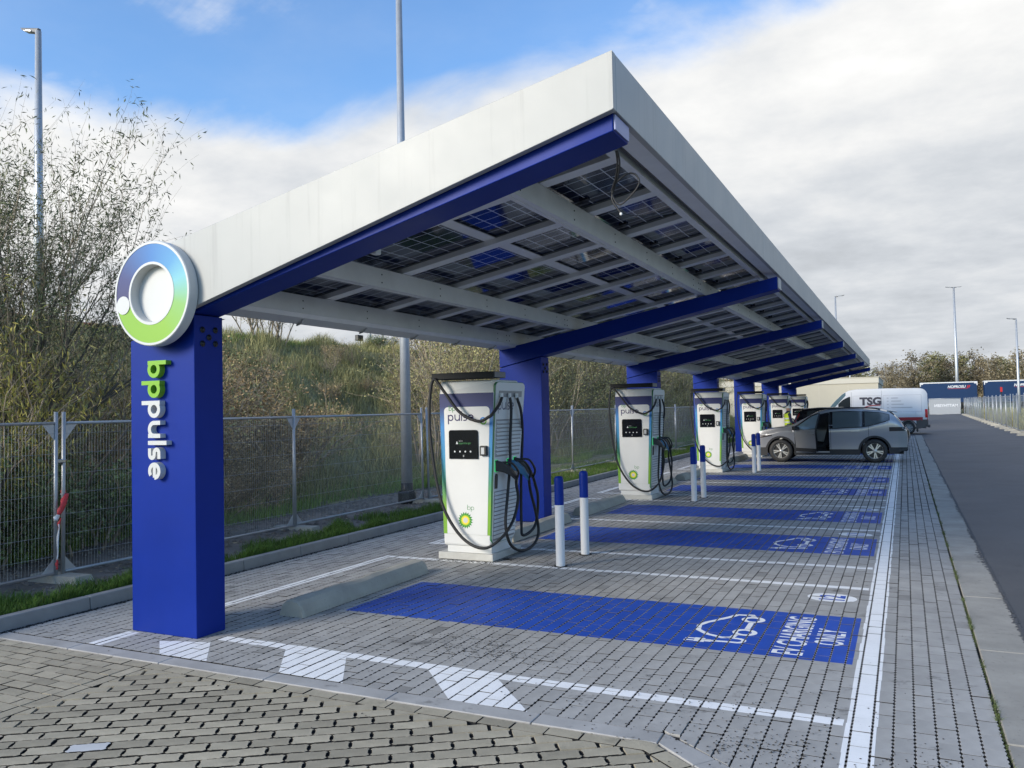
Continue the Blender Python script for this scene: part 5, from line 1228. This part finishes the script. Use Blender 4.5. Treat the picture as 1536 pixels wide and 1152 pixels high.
tape('tape_strand', 'tape_white', [(.05, -.12, .62), (.05, -.13, .45), (.05, -.14, .25)], .008); tape('tape_strand', 'tape_red', [(.05, -.10, .68), (.05, -.115, .62), (.05, -.12, .56)], .012); tape('tape_strand', 'tape_red', [(.05, -.14, .25), (.05, -.14, .2), (.05, -.145, .15)], .014)
k = MB(); k.lathe([(.026, .93), (.026, .965)], lambda u, v, h: (-.04 + u, .0 + v, h), 12); k.build('tape_knot', 'tape_red', tp); k = MB(); k.lathe([(.0265, .915), (.0265, .929)], lambda u, v, h: (-.04 + u, .0 + v, h), 12); k.build('tape_knot', 'tape_white', tp)
# right-hand fence beside the lane
FR = fence_panel(3.5, 2.0, True, .06)
p0 = Vector((5.15, 40.0)); p1 = Vector((6.75, 121.0)); dv = (p1 - p0); n_f = int(dv.length / 3.55); an = math.atan2(dv.y, dv.x) - PI / 2
rf = empty('wire_fence', (0, 0, 0), 0, 'long wire fence on concrete feet right of the dark lane', 'fence')
for k in range(n_f):
    q = p0 + dv * (k * 3.55 / dv.length)
    put_panel(rf, q.x, q.y, .1, an + random.gauss(0, .02), 3.5, random.gauss(0, .012), FR, k < 14)
    f_ = obj('foot', ftm, rf, (q.x, q.y, .0)); f_.rotation_euler.z = an + random.gauss(0, .15)
gt = empty('banner_gate', (2.9, 121.2, 0), 0, 'grey banner covered gate closing the end of the lane', 'gate')
k = MB(); k.box(0, 3.6, -.01, .01, .05, 2.02); k.build('banner', 'banner', gt)
k = MB(); [k.tube([(x, .02, 0), (x, .02, 2.1)], .03, 8) for x in (-.03, 3.63)]; k.tube([(0, .02, 2.08), (3.6, .02, 2.08)], .03, 8); k.tube([(0, .02, .03), (3.6, .02, .03)], .03, 8); k.build('gate_frame', 'galv', gt)
k = MB(); text_flat(k, 'MATTHYSEN', lambda u, v, d: (u, -d, v), -3.3, 1.0, .34, .014, 2.7, .02)
k.v = [(-x, y, z) for x, y, z in k.v]; k.build('banner_text', 'banner_text', gt)

# =================================================== LAMP POSTS
def lamp(x, y, z, h, r0, r1, heads, lab, base=None, hl=.7):
    t = empty('lamp_post', (x, y, z), 0, lab, 'lamp post')
    k = MB(); k.tube([(0, 0, 0), (0, 0, h * .35), (0, 0, h)], [r0, r0 * .65 + r1 * .35, r1], 14); k.build('pole', 'galv', t)
    for a in heads:
        ca, sa = math.cos(a), math.sin(a); k = MB()
        fn = lambda u, v, w_: (u * ca - v * sa, u * sa + v * ca, h + w_)
        k.hexa([fn(.02, -.06, -.06), fn(hl * .85, -.12, .05), fn(hl * .85, .12, .05), fn(.02, .06, -.06), fn(-.06, -.05, .06), fn(hl, -.1, .13), fn(hl, .1, .13), fn(-.06, .05, .06)])
        bevel(k.build('lamp_head', 'hood_end', t), .02, 2)
        k = MB(); k.hexa([fn(.3 * hl, -.09, -.018), fn(hl * .8, -.1, .036), fn(hl * .8, .1, .036), fn(.3 * hl, .09, -.018), fn(.3 * hl, -.09, .02), fn(hl * .8, -.1, .06), fn(hl * .8, .1, .06), fn(.3 * hl, .09, .02)]); k.build('lamp_lens', 'lamp_clear', t)
    if base:
        k = MB(); k.lathe([(.155, 0), (.175, .05), (.175, .22), (.155, .25)], lambda u, v, q: (u, v, q), 8, False); k.lathe([(.115, .25), (.112, .40), (.095, .405)], lambda u, v, q: (u, v, q), 14); k.build('base_collar', 'black', t)
    return t
lamp(-8.55, 13.15, .06, 10.5, .108, .055, (PI / 2,), 'tall galvanised lamp post with black foot collar behind the fence', True)
lamp(-20, 13.68, hill(-20, 13.7) - .1, 12.0 - hill(-20, 13.7), .13, .075, (R(190),), 'tall lamp post behind the willow at the left edge', None, .5)
lamp(-24.6, 34.6, hill(-24, 34) - .1, 6.5, .07, .05, (0,), 'slim lamp post standing on the embankment crest')
lamp(7.1, 138, 0, 18.6, .26, .13, (R(20), R(200)), 'tall double headed lamp post rising behind the blue trailers', None, 1.2)
lamp(8.62, 80, -.2, 8.7, .12, .07, (R(180),), 'lamp post behind the right fence at the picture edge', None, .7)
lamp(-6.1, 90, -.1, 12.8, .13, .08, (R(0),), 'lamp post rising behind the far end of the canopy', None, .9)
lamp(-3.9, 71, 3.4, 1.1, .05, .05, (R(180),), 'short lamp on the roof of the beige building', None, .4)
bx = empty('roadside_box', (-22.0, 30.2, hill(-22, 30)), 0, 'small black box on a thin post at the embankment crest', 'box')
k = MB(); k.tube([(0, 0, 0), (0, 0, .75)], .03, 8); k.build('post', 'galv_dark', bx); k = MB(); k.box(-.1, .1, -.26, .12, .62, .88); bevel(k.build('housing', 'black', bx), .03, 2)

# =================================================== BUILDING AND TRAILERS
bd_ = empty('building', (-1.74, 66, 0), 0, 'low beige flat roofed building behind the canopy', 'building')
k = MB(); k.box(-22, 0, 0, 14, 0, 3.22); k.build('wall', 'wall_cream', bd_)
k = MB(); k.box(-22.06, .06, -.06, 14.06, 3.223, 3.62); k.build('parapet', 'wall_trim', bd_); k = MB(); k.box(-22.09, .09, -.09, 14.09, 3.623, 3.68); k.build('coping', 'wall_cream', bd_)
for x in [-20.5 + 2.05 * i for i in range(11)]:
    k = MB(); k.box(x - .012, x + .012, -.004, -.001, .3, 3.21); k.build('wall_joint', 'wall_trim', bd_)
k = MB(); k.box(-22, .01, -.02, -.0005, 0, .3); k.build('plinth', 'concrete', bd_)
k = MB(); k.box(-9.2, -8.1, -.05, -.021, .02, 2.2); bevel(k.build('door', 'galv_dark', bd_), .01, 1)
def trailer(x, y, z, lab, L=7.3):
    t = empty('trailer', (x, y, z), 0, lab, 'trailer', 'blue curtain sided trailers beyond the gate')
    k = MB(); k.box(.05, L - .05, -1.25, 1.25, 1.08, 3.84); bevel(k.build('curtain', 'trailer_blue', t), .02, 1)
    k = MB(); k.box(0, L, -1.28, 1.28, 3.845, 4.0); k.box(0, .12, -1.27, -1.255, 3.45, 3.84); k.box(.13, .42, -1.27, -1.255, 3.70, 3.84); k.box(L - .12, L, -1.27, -1.255, 3.45, 3.84); k.box(L - .42, L - .13, -1.27, -1.255, 3.70, 3.84); k.build('roof_edge', 'trailer_white', t)
    k = MB(); k.box(0, L, -1.2, 1.2, .85, 1.07); k.build('chassis', 'black', t)
    for wx in (1.2, 5.0, 6.1):
        for s in (-1, 1):
            q = MB(); q.lathe([(0, -.15), (.46, -.15), (.48, -.1), (.48, .1), (.46, .15), (0, .15)], lambda a, b, h: (wx + a, s * 1.05 + h, .48 + b), 20); q.build('wheel', 'rubber', t)
    k = MB(); text_flat(k, 'NOPROSU', lambda u, v, d: (u, -1.25 - d, v), 3.55, 3.13, .36, .012, 2.3, .03, .25); k.build('lettering', 'trailer_white', t)
    k = MB(); [k.add([(5.95 + i * .2, -1.262, 3.13), (6.07 + i * .2, -1.262, 3.13), (6.2 + i * .2, -1.262, 3.49), (6.08 + i * .2, -1.262, 3.49)], [(0, 1, 2, 3)]) for i in range(2)]; k.add([(3.6, -1.262, 3.02), (6.1, -1.262, 3.02), (6.12, -1.262, 3.06), (3.62, -1.262, 3.06)], [(0, 1, 2, 3)]); k.build('logo_stripe', 'lamp_red', t)
    return t
trailer(2.05, 134, .45, 'blue curtain sided trailer beyond the gate, left one'); trailer(10.0, 132, .45, 'blue curtain sided trailer beyond the fence, cut by the right edge')
wb = empty('white_container', (-2.2, 126, 0), 0, 'white box body just right of the van tail, far off', 'container')
k = MB(); k.box(0, 4.6, 0, 2.4, .75, 2.05); bevel(k.build('box_body', 'trailer_white', wb), .03, 1)
for i in range(8): k = MB(); k.box(.3 + i * .55, .34 + i * .55, -.03, -.001, .8, 2.0); k.build('rib', 'trailer_white', wb)
k = MB(); k.box(.1, 4.5, .2, 2.2, .0, .72); k.build('underframe', 'black', wb)
rp = empty('marker_post', (9.2, 100, 0), 0, 'small red and black marker post behind the right fence', 'post')
k = MB(); k.tube([(0, 0, 0), (0, 0, 2.9)], .05, 8); k.build('post', 'black', rp); k = MB(); k.box(-.1, .1, -.06, .06, 2.6, 3.1); k.build('lamp', 'lamp_red', rp)
# =================================================== TREES AND SHRUBS
def twig_mesh(segs, sides=4):
    """segs: list of (p, q, r0, r1); one mesh of tapered sticks"""
    A = np.array([s[0] for s in segs], float); B = np.array([s[1] for s in segs], float); r0 = np.array([s[2] for s in segs]); r1 = np.array([s[3] for s in segs])
    d = B - A; d /= np.maximum(1e-6, np.linalg.norm(d, axis=1))[:, None]; ref = np.where(np.abs(d[:, 2:3]) < .9, [[0, 0, 1.]], [[1., 0, 0]]); n = np.cross(d, ref); n /= np.linalg.norm(n, axis=1)[:, None]; m = np.cross(d, n)
    V = []
    for P, r_ in ((A, r0), (B, r1)):
        for j in range(sides): a = 2 * PI * j / sides; V.append(P + (n * math.cos(a) + m * math.sin(a)) * r_[:, None])
    V = np.stack(V, 1).reshape(-1, 3); off = (np.arange(len(segs)) * 2 * sides)[:, None, None]
    Q = np.array([(j, (j + 1) % sides, sides + (j + 1) % sides, sides + j) for j in range(sides)])
    return V, (Q[None] + off).reshape(-1, 4)
def leaves_np(P, size, aspect, droop=.5):
    n = len(P); th_ = RNG.uniform(0, 2 * PI, n); el = RNG.normal(-droop, .6, n); d = np.c_[np.cos(th_) * np.cos(el), np.sin(th_) * np.cos(el), np.sin(el)]
    w_ = np.cross(d, RNG.normal(0, 1, (n, 3))); w_ /= np.maximum(1e-6, np.linalg.norm(w_, axis=1))[:, None]; s = size * RNG.uniform(.55, 1.3, n)[:, None]
    nrm = np.cross(d, w_); c = P + d * s * .45 + nrm * s * .06
    V = np.stack([P, c + w_ * s * aspect * .5, P + d * s, c - w_ * s * aspect * .5], 1).reshape(-1, 3); off = (np.arange(n) * 4)[:, None, None]
    return V, (np.array([(0, 1, 2, 3)])[None] + off).reshape(-1, 4)
def grow(rng, p, d, L, r, level, segs, tips, spread=.5, up=.15, kids=(3, 5), steps=5, taper=.55, wob=.12):
    pts = [p]; q = p; dd = d.normalized()
    for i in range(steps):
        dd = (dd + Vector((rng.gauss(0, wob), rng.gauss(0, wob), rng.gauss(0, wob) + up * .1))).normalized(); n = q + dd * (L / steps); ra = r * (1 - (1 - taper) * i / steps); rb = r * (1 - (1 - taper) * (i + 1) / steps)
        segs.append((tuple(q), tuple(n), ra, rb)); q = n; pts.append((q, dd))
        if level <= 1: tips.append((tuple(q), tuple(dd)))
    if level > 0:
        for _ in range(rng.randint(*kids)):
            i = rng.randint(2 if level > 1 else 1, steps); a, b = pts[i]; ax = Vector((rng.gauss(0, 1), rng.gauss(0, 1), rng.gauss(0, .6))); nd = (b + ax.normalized() * spread + Vector((0, 0, up))).normalized()
            grow(rng, a, nd, L * rng.uniform(.45, .75), r * taper * .75, level - 1, segs, tips, spread, up, kids, steps, taper, wob)
def tree_thing(name, lab, cat, loc, segs, tips, leafm, size, aspect, per, jitter, grp=None, barkm='bark', droop=.5, keep=lambda p: True, thick=.012):
    t = empty(name, loc, 0, lab, cat, grp)
    big = [s for s in segs if s[2] > thick]; small = [s for s in segs if s[2] <= thick]
    if big:
        V, Q = twig_mesh(big, 7); nm = 'trunk' if name == 'far_tree' else 'stems'; tag(obj(nm, mesh_np(nm, V, Q, barkm, None, True), t), None, None, None, 'stuff')
    if small: V, Q = twig_mesh(small, 3); tag(obj('twigs', mesh_np('twigs', V, Q, 'twig' if barkm == 'bark' else barkm), t), None, None, None, 'stuff')
    T = [p for p, d in tips if keep(p)]
    if T and per:
        P = np.repeat(np.array(T), per, 0); P = P + RNG.normal(0, jitter, P.shape); V, Q = leaves_np(P, size, aspect, droop); tag(obj('leaves', mesh_np('leaves', V, Q, leafm), t), None, None, None, 'stuff')
    return t
# --- the open willow at the left: several leaning stems, thin twigs, leaves mostly near the top
rw_ = random.Random(5); segs = []; tips = []
for (dx, dy, dz, L, r_) in ((.05, .10, 1, 4.0, .05), (.10, .30, 1, 4.3, .055), (.16, .50, 1, 4.3, .05), (.20, .72, 1, 4.1, .048), (.05, -.12, 1, 4.2, .05), (-.2, -.35, 1, 4.2, .045), (-.25, .1, 1, 4.4, .045), (.28, .95, .95, 3.6, .04), (.1, -.55, 1, 4.0, .045), (-.3, .45, 1, 4.1, .04), (.0, .62, 1, 3.6, .035)):
    grow(rw_, Vector((rw_.gauss(0, .12), rw_.gauss(0, .14), 0)), Vector((dx, dy * .5 - .05, dz)), L * .72, r_, 3, segs, tips, .50, .16, (5, 7), 6, .45, .08)
low_z = 2.6
tree_thing('willow_tree', 'open many stemmed willow with thin leaves behind the left fence', 'tree', (-10.4, 6.55, hill(-10.4, 6.5) - .1), segs, tips, 'leaf_willow', .080, .19, 3, .05, None, 'bark', .5, lambda p: random.random() < (.16 + .6 * max(0, min(1, (p[2] - 1.8) / 2.6))), .011)
# --- bushier yellow-green willow shrub in front of it
def shrub_segs(seed, n, H, spread, lean=.6, lv=2, kids=(3, 5)):
    rr_ = random.Random(seed); s_, t_ = [], []
    for i in range(n):
        a = rr_.uniform(0, 2 * PI); l = rr_.uniform(.1, 1) * lean; grow(rr_, Vector((math.cos(a) * spread * rr_.random(), math.sin(a) * spread * rr_.random(), 0)), Vector((math.cos(a) * l, math.sin(a) * l, 1)), H * rr_.uniform(.6, 1), .014 + .008 * H, lv, s_, t_, .55, .1, kids, 5, .5, .12)
    return s_, t_
s_, t_ = shrub_segs(21, 9, 2.0, .5, .75)
tree_thing('yellow_willow', 'yellow leaved willow shrub at the left edge above the fence', 'shrub', (-9.75, 5.35, hill(-9.8, 5.3) - .05), s_, t_, 'leaf_gold', .095, .2, 5, .10, None, 'bark', .9, lambda p: p[2] > .7 and random.random() < .8)
s_, t_ = shrub_segs(22, 7, 2.3, .4, .7)
tree_thing('yellow_willow', 'olive leaved willow shrub between the left edge and the first post', 'shrub', (-10.2, 6.9, hill(-10.2, 6.9) - .05), s_, t_, 'leaf_olive', .12, .2, 4, .09, None, 'bark', .9, lambda p: random.random() < .6)
# --- shrub kinds, then copies of them
KINDS = []
def kind(seed, leaf, n, H, spr, size, asp, per, keepp, lean=.55):
    s_, t_ = shrub_segs(seed, n, H, spr, lean); t = tree_thing('shrub', 'x', 'shrub', (0, 0, -50), s_, t_, leaf, size, asp, per, .10, None, 'twig', .3, lambda p: random.random() < keepp); KINDS.append(t); return t
kind(31, 'leaf_brown', 12, 1.25, .7, .06, .5, 3, .75, .6)      # 0 low russet bramble
kind(32, 'leaf_olive', 13, 1.9, .75, .065, .45, 4, .8, .5)     # 1 mid olive bush
kind(33, 'leaf_olive', 12, 2.9, .8, .075, .45, 5, .85, .4)     # 2 tall olive bush
kind(34, 'leaf_brown', 13, 2.5, .8, .06, .45, 3, .6, .4)       # 3 tall twiggy brown bush
kind(35, 'leaf_dark', 10, 1.1, .6, .075, .5, 5, .9, .8)        # 4 low dark green bush
kind(36, 'leaf_olive', 9, 1.2, .3, .05, .5, 2, .5, .3)         # 5 thin weedy sprigs
used = set()
def put(kd, x, y, s, lab, grp, rz=None, sz=1):
    o = KINDS[kd] if kd not in used else copy_tree(KINDS[kd]); used.add(kd); o.location = (x, y, hill(x, y) - .08); o.rotation_euler.z = random.uniform(0, 6.28) if rz is None else rz; o.scale = (s, s, s * sz); tag(o, lab, 'shrub', grp); return o
rp_ = random.Random(9)
g0 = 'dark green shrubs at the foot of the embankment behind the left fence'
for (x, y) in ((-9.5, 4.7), (-9.9, 5.9), (-9.6, 7.1), (-10.1, 3.5), (-9.9, 8.0), (-10.9, 5.0), (-9.4, 2.8)): put(4, x, y, rp_.uniform(.85, 1.3), 'low dark green shrub behind the leftmost fence panels', g0)
g1 = 'olive shrubs on the slope left of the first post'
for (x, y) in ((-11.2, 6.2), (-11.6, 8.4), (-12.4, 7.2), (-12.6, 9.4), (-13.2, 6.2), (-11.0, 9.3), (-13.8, 8.4), (-12.2, 4.6)): put(1, x, y, rp_.uniform(.8, 1.15), 'olive shrub on the slope behind the willow, left of the first post', g1)
g2 = 'russet brambles on the slope right of the first post'
for (x, y) in ((-10.1, 9.7), (-10.5, 10.5), (-10.9, 11.3), (-11.4, 10.4), (-12.1, 11.5), (-11.7, 12.6), (-12.8, 12.9), (-10.3, 11.2), (-13.1, 11.9), (-12.4, 10.5), (-11.0, 12.3), (-13.6, 13.6), (-11.5, 13.5)): put(0, x, y, rp_.uniform(.95, 1.25) if x < -11 else rp_.uniform(.6, .9), 'russet bramble bush behind the fence between first post and lamp post', g2, None, .85)
g3 = 'low shrubs dotted over the open slope'
for i in range(26):
    y = rp_.uniform(13, 24); x = -11.2 - rp_.random() * 7.5; put(rp_.choice((0, 5, 5)), x, y, rp_.uniform(.35, .6), 'low scrub on the open grassy slope beside the lamp post', g3, None, .8)
for (x, y) in ((-19.8, 21.3), (-19.7, 22.1)): put(5, x, y, 1.25, 'leafy sprig on the embankment crest against the sky, beside the first post', 'sprigs on the crest')
for (x, y) in ((-20.3, 29.6), (-20.2, 28.9)): put(4, x, y, .5, 'small green bush at the crest below the black box', 'green bushes on the crest')
g4 = 'tall bushes behind the fence beyond the lamp post'
def thick_label(kd, y, row):
    zone = 'just right of the tall lamp post' if y < 22.5 else 'seen left of the second charger' if y < 28 else 'seen between second and third chargers' if y < 37 else 'seen beyond the third charger'
    return {1: 'lower olive bush', 2: 'tall olive bush', 3: 'tall brown bush'}[kd] + (' at the thicket front, ' if row == 0 else ' deep in the thicket, ') + zone
y = 19.0
while y < 52:
    for r_ in range(3):
        x = -11.2 - r_ * 1.5 + rp_.uniform(-.5, .5) - (.6 if y < 20 else 0)
        if y / -x < 1.62: continue
        kd_ = rp_.choice((2, 2, 3, 1)); lab_ = thick_label(kd_, y, r_); put(kd_, x, y + rp_.uniform(-.5, .5), rp_.uniform(.85, 1.12) * (1 if r_ else .92), lab_, lab_)
    y += 1.45
for i in range(10):
    y = 28 + 3.0 * i; put(2, -16.5 + rp_.uniform(-1, 1), y, rp_.uniform(1.0, 1.3), 'tall olive bush at the top of the bank behind the thicket', 'tall bushes at the top of the bank')
for i in range(7):
    y = 33.5 + i * 1.7; put(3, -19.8, y, rp_.uniform(.8, 1.1), 'twiggy bush on the crest against the sky, right of the lamp post', 'twiggy bushes on the crest')
# --- far trees: trunk, limbs and a crown of leaf-sized pieces in clumps
FAR = []
def far_tree(seed, H, leaf, per, shape):
    rr_ = random.Random(seed); s_, t_ = [], []
    grow(rr_, Vector((0, 0, 0)), Vector((.02, .03, 1)), H * .8, .16, 0, s_, [], .5, .2, (0, 0), 8, .3, .04)
    for i in range(26):
        z = H * (.16 + .66 * rr_.random()); a = rr_.uniform(0, 6.28); l = H * shape * (1.05 - abs(z / H - .42) * 1.25) * rr_.uniform(.6, 1.1); grow(rr_, Vector((0, 0, z)), Vector((math.cos(a), math.sin(a), .75)), l, .05, 1, s_, t_, .6, .2, (4, 6), 5, .4, .15)
    t = tree_thing('far_tree', 'x', 'tree', (0, 0, -60), s_, t_, leaf, .34, .6, per, .38, None, 'bark', .2, lambda p: rr_.random() < .9, .02); FAR.append(t)
far_tree(51, 12, 'leaf_far', 6, .30); far_tree(52, 12, 'leaf_far_brown', 4, .26); far_tree(53, 13, 'leaf_far', 3, .18); far_tree(54, 9, 'leaf_far_brown', 6, .36)
usedf = set()
def putf(kd, x, y, s, lab, grp):
    o = FAR[kd] if kd not in usedf else copy_tree(FAR[kd]); usedf.add(kd); o.location = (x, y, -.3); o.scale = (s * 1.1, s * 1.1, s); o.rotation_euler.z = rp_.uniform(0, 6.28); tag(o, lab, 'tree', grp)
gf = 'autumn trees behind the trailers'
fl_ = lambda x: 'autumn tree in the front of the belt, ' + ('left, above the beige building' if x < 0 else 'behind the white van and left trailer' if x < 10 else 'behind the right blue trailer' if x < 24 else 'right of the trailers')
for i in range(34):
    x = -16 + i * 1.75; y = rp_.uniform(150, 168); s = rp_.uniform(.72, 1.0) * (.78 if x < 0 else 1.0); putf(rp_.choice((0, 1, 1, 2, 3)), x, y, s, fl_(x), fl_(x))
for i in range(20):
    x = -14 + i * 3; putf(rp_.choice((0, 1)), x, rp_.uniform(172, 190), rp_.uniform(.8, 1.05), 'autumn tree in the rear row of the belt beyond the trailers', 'rear row of the tree belt')
for i in range(22):
    putf(rp_.choice((0, 1, 3)), 34 + i * 4.2, rp_.uniform(110, 150) - i * 3, rp_.uniform(.7, .95), 'autumn tree far to the right, outside the lane', 'autumn trees to the right')
for i in range(8): putf(rp_.choice((1, 3)), -34 + i * 2.6, rp_.uniform(95, 120), rp_.uniform(.6, .8), 'brownish tree behind the beige building', 'trees behind the building')
def weed_pt():
    y = 30 + 95 * random.random(); x = 5.3 + (y - 40) * .02 + .4 + 7 * random.random(); return (x, y, -.28, .6 + .7 * abs(math.sin(y * .8 + x)))
V, T = blades(26000, weed_pt, .95, .022, .7); o = obj('dry_weeds', mesh_np('dry_weeds', V, T, 'bank_grass')); tag(o, 'dry weeds and grass beyond the right fence', None, None, 'stuff')
for t in KINDS + FAR: assert t.location.z > -40
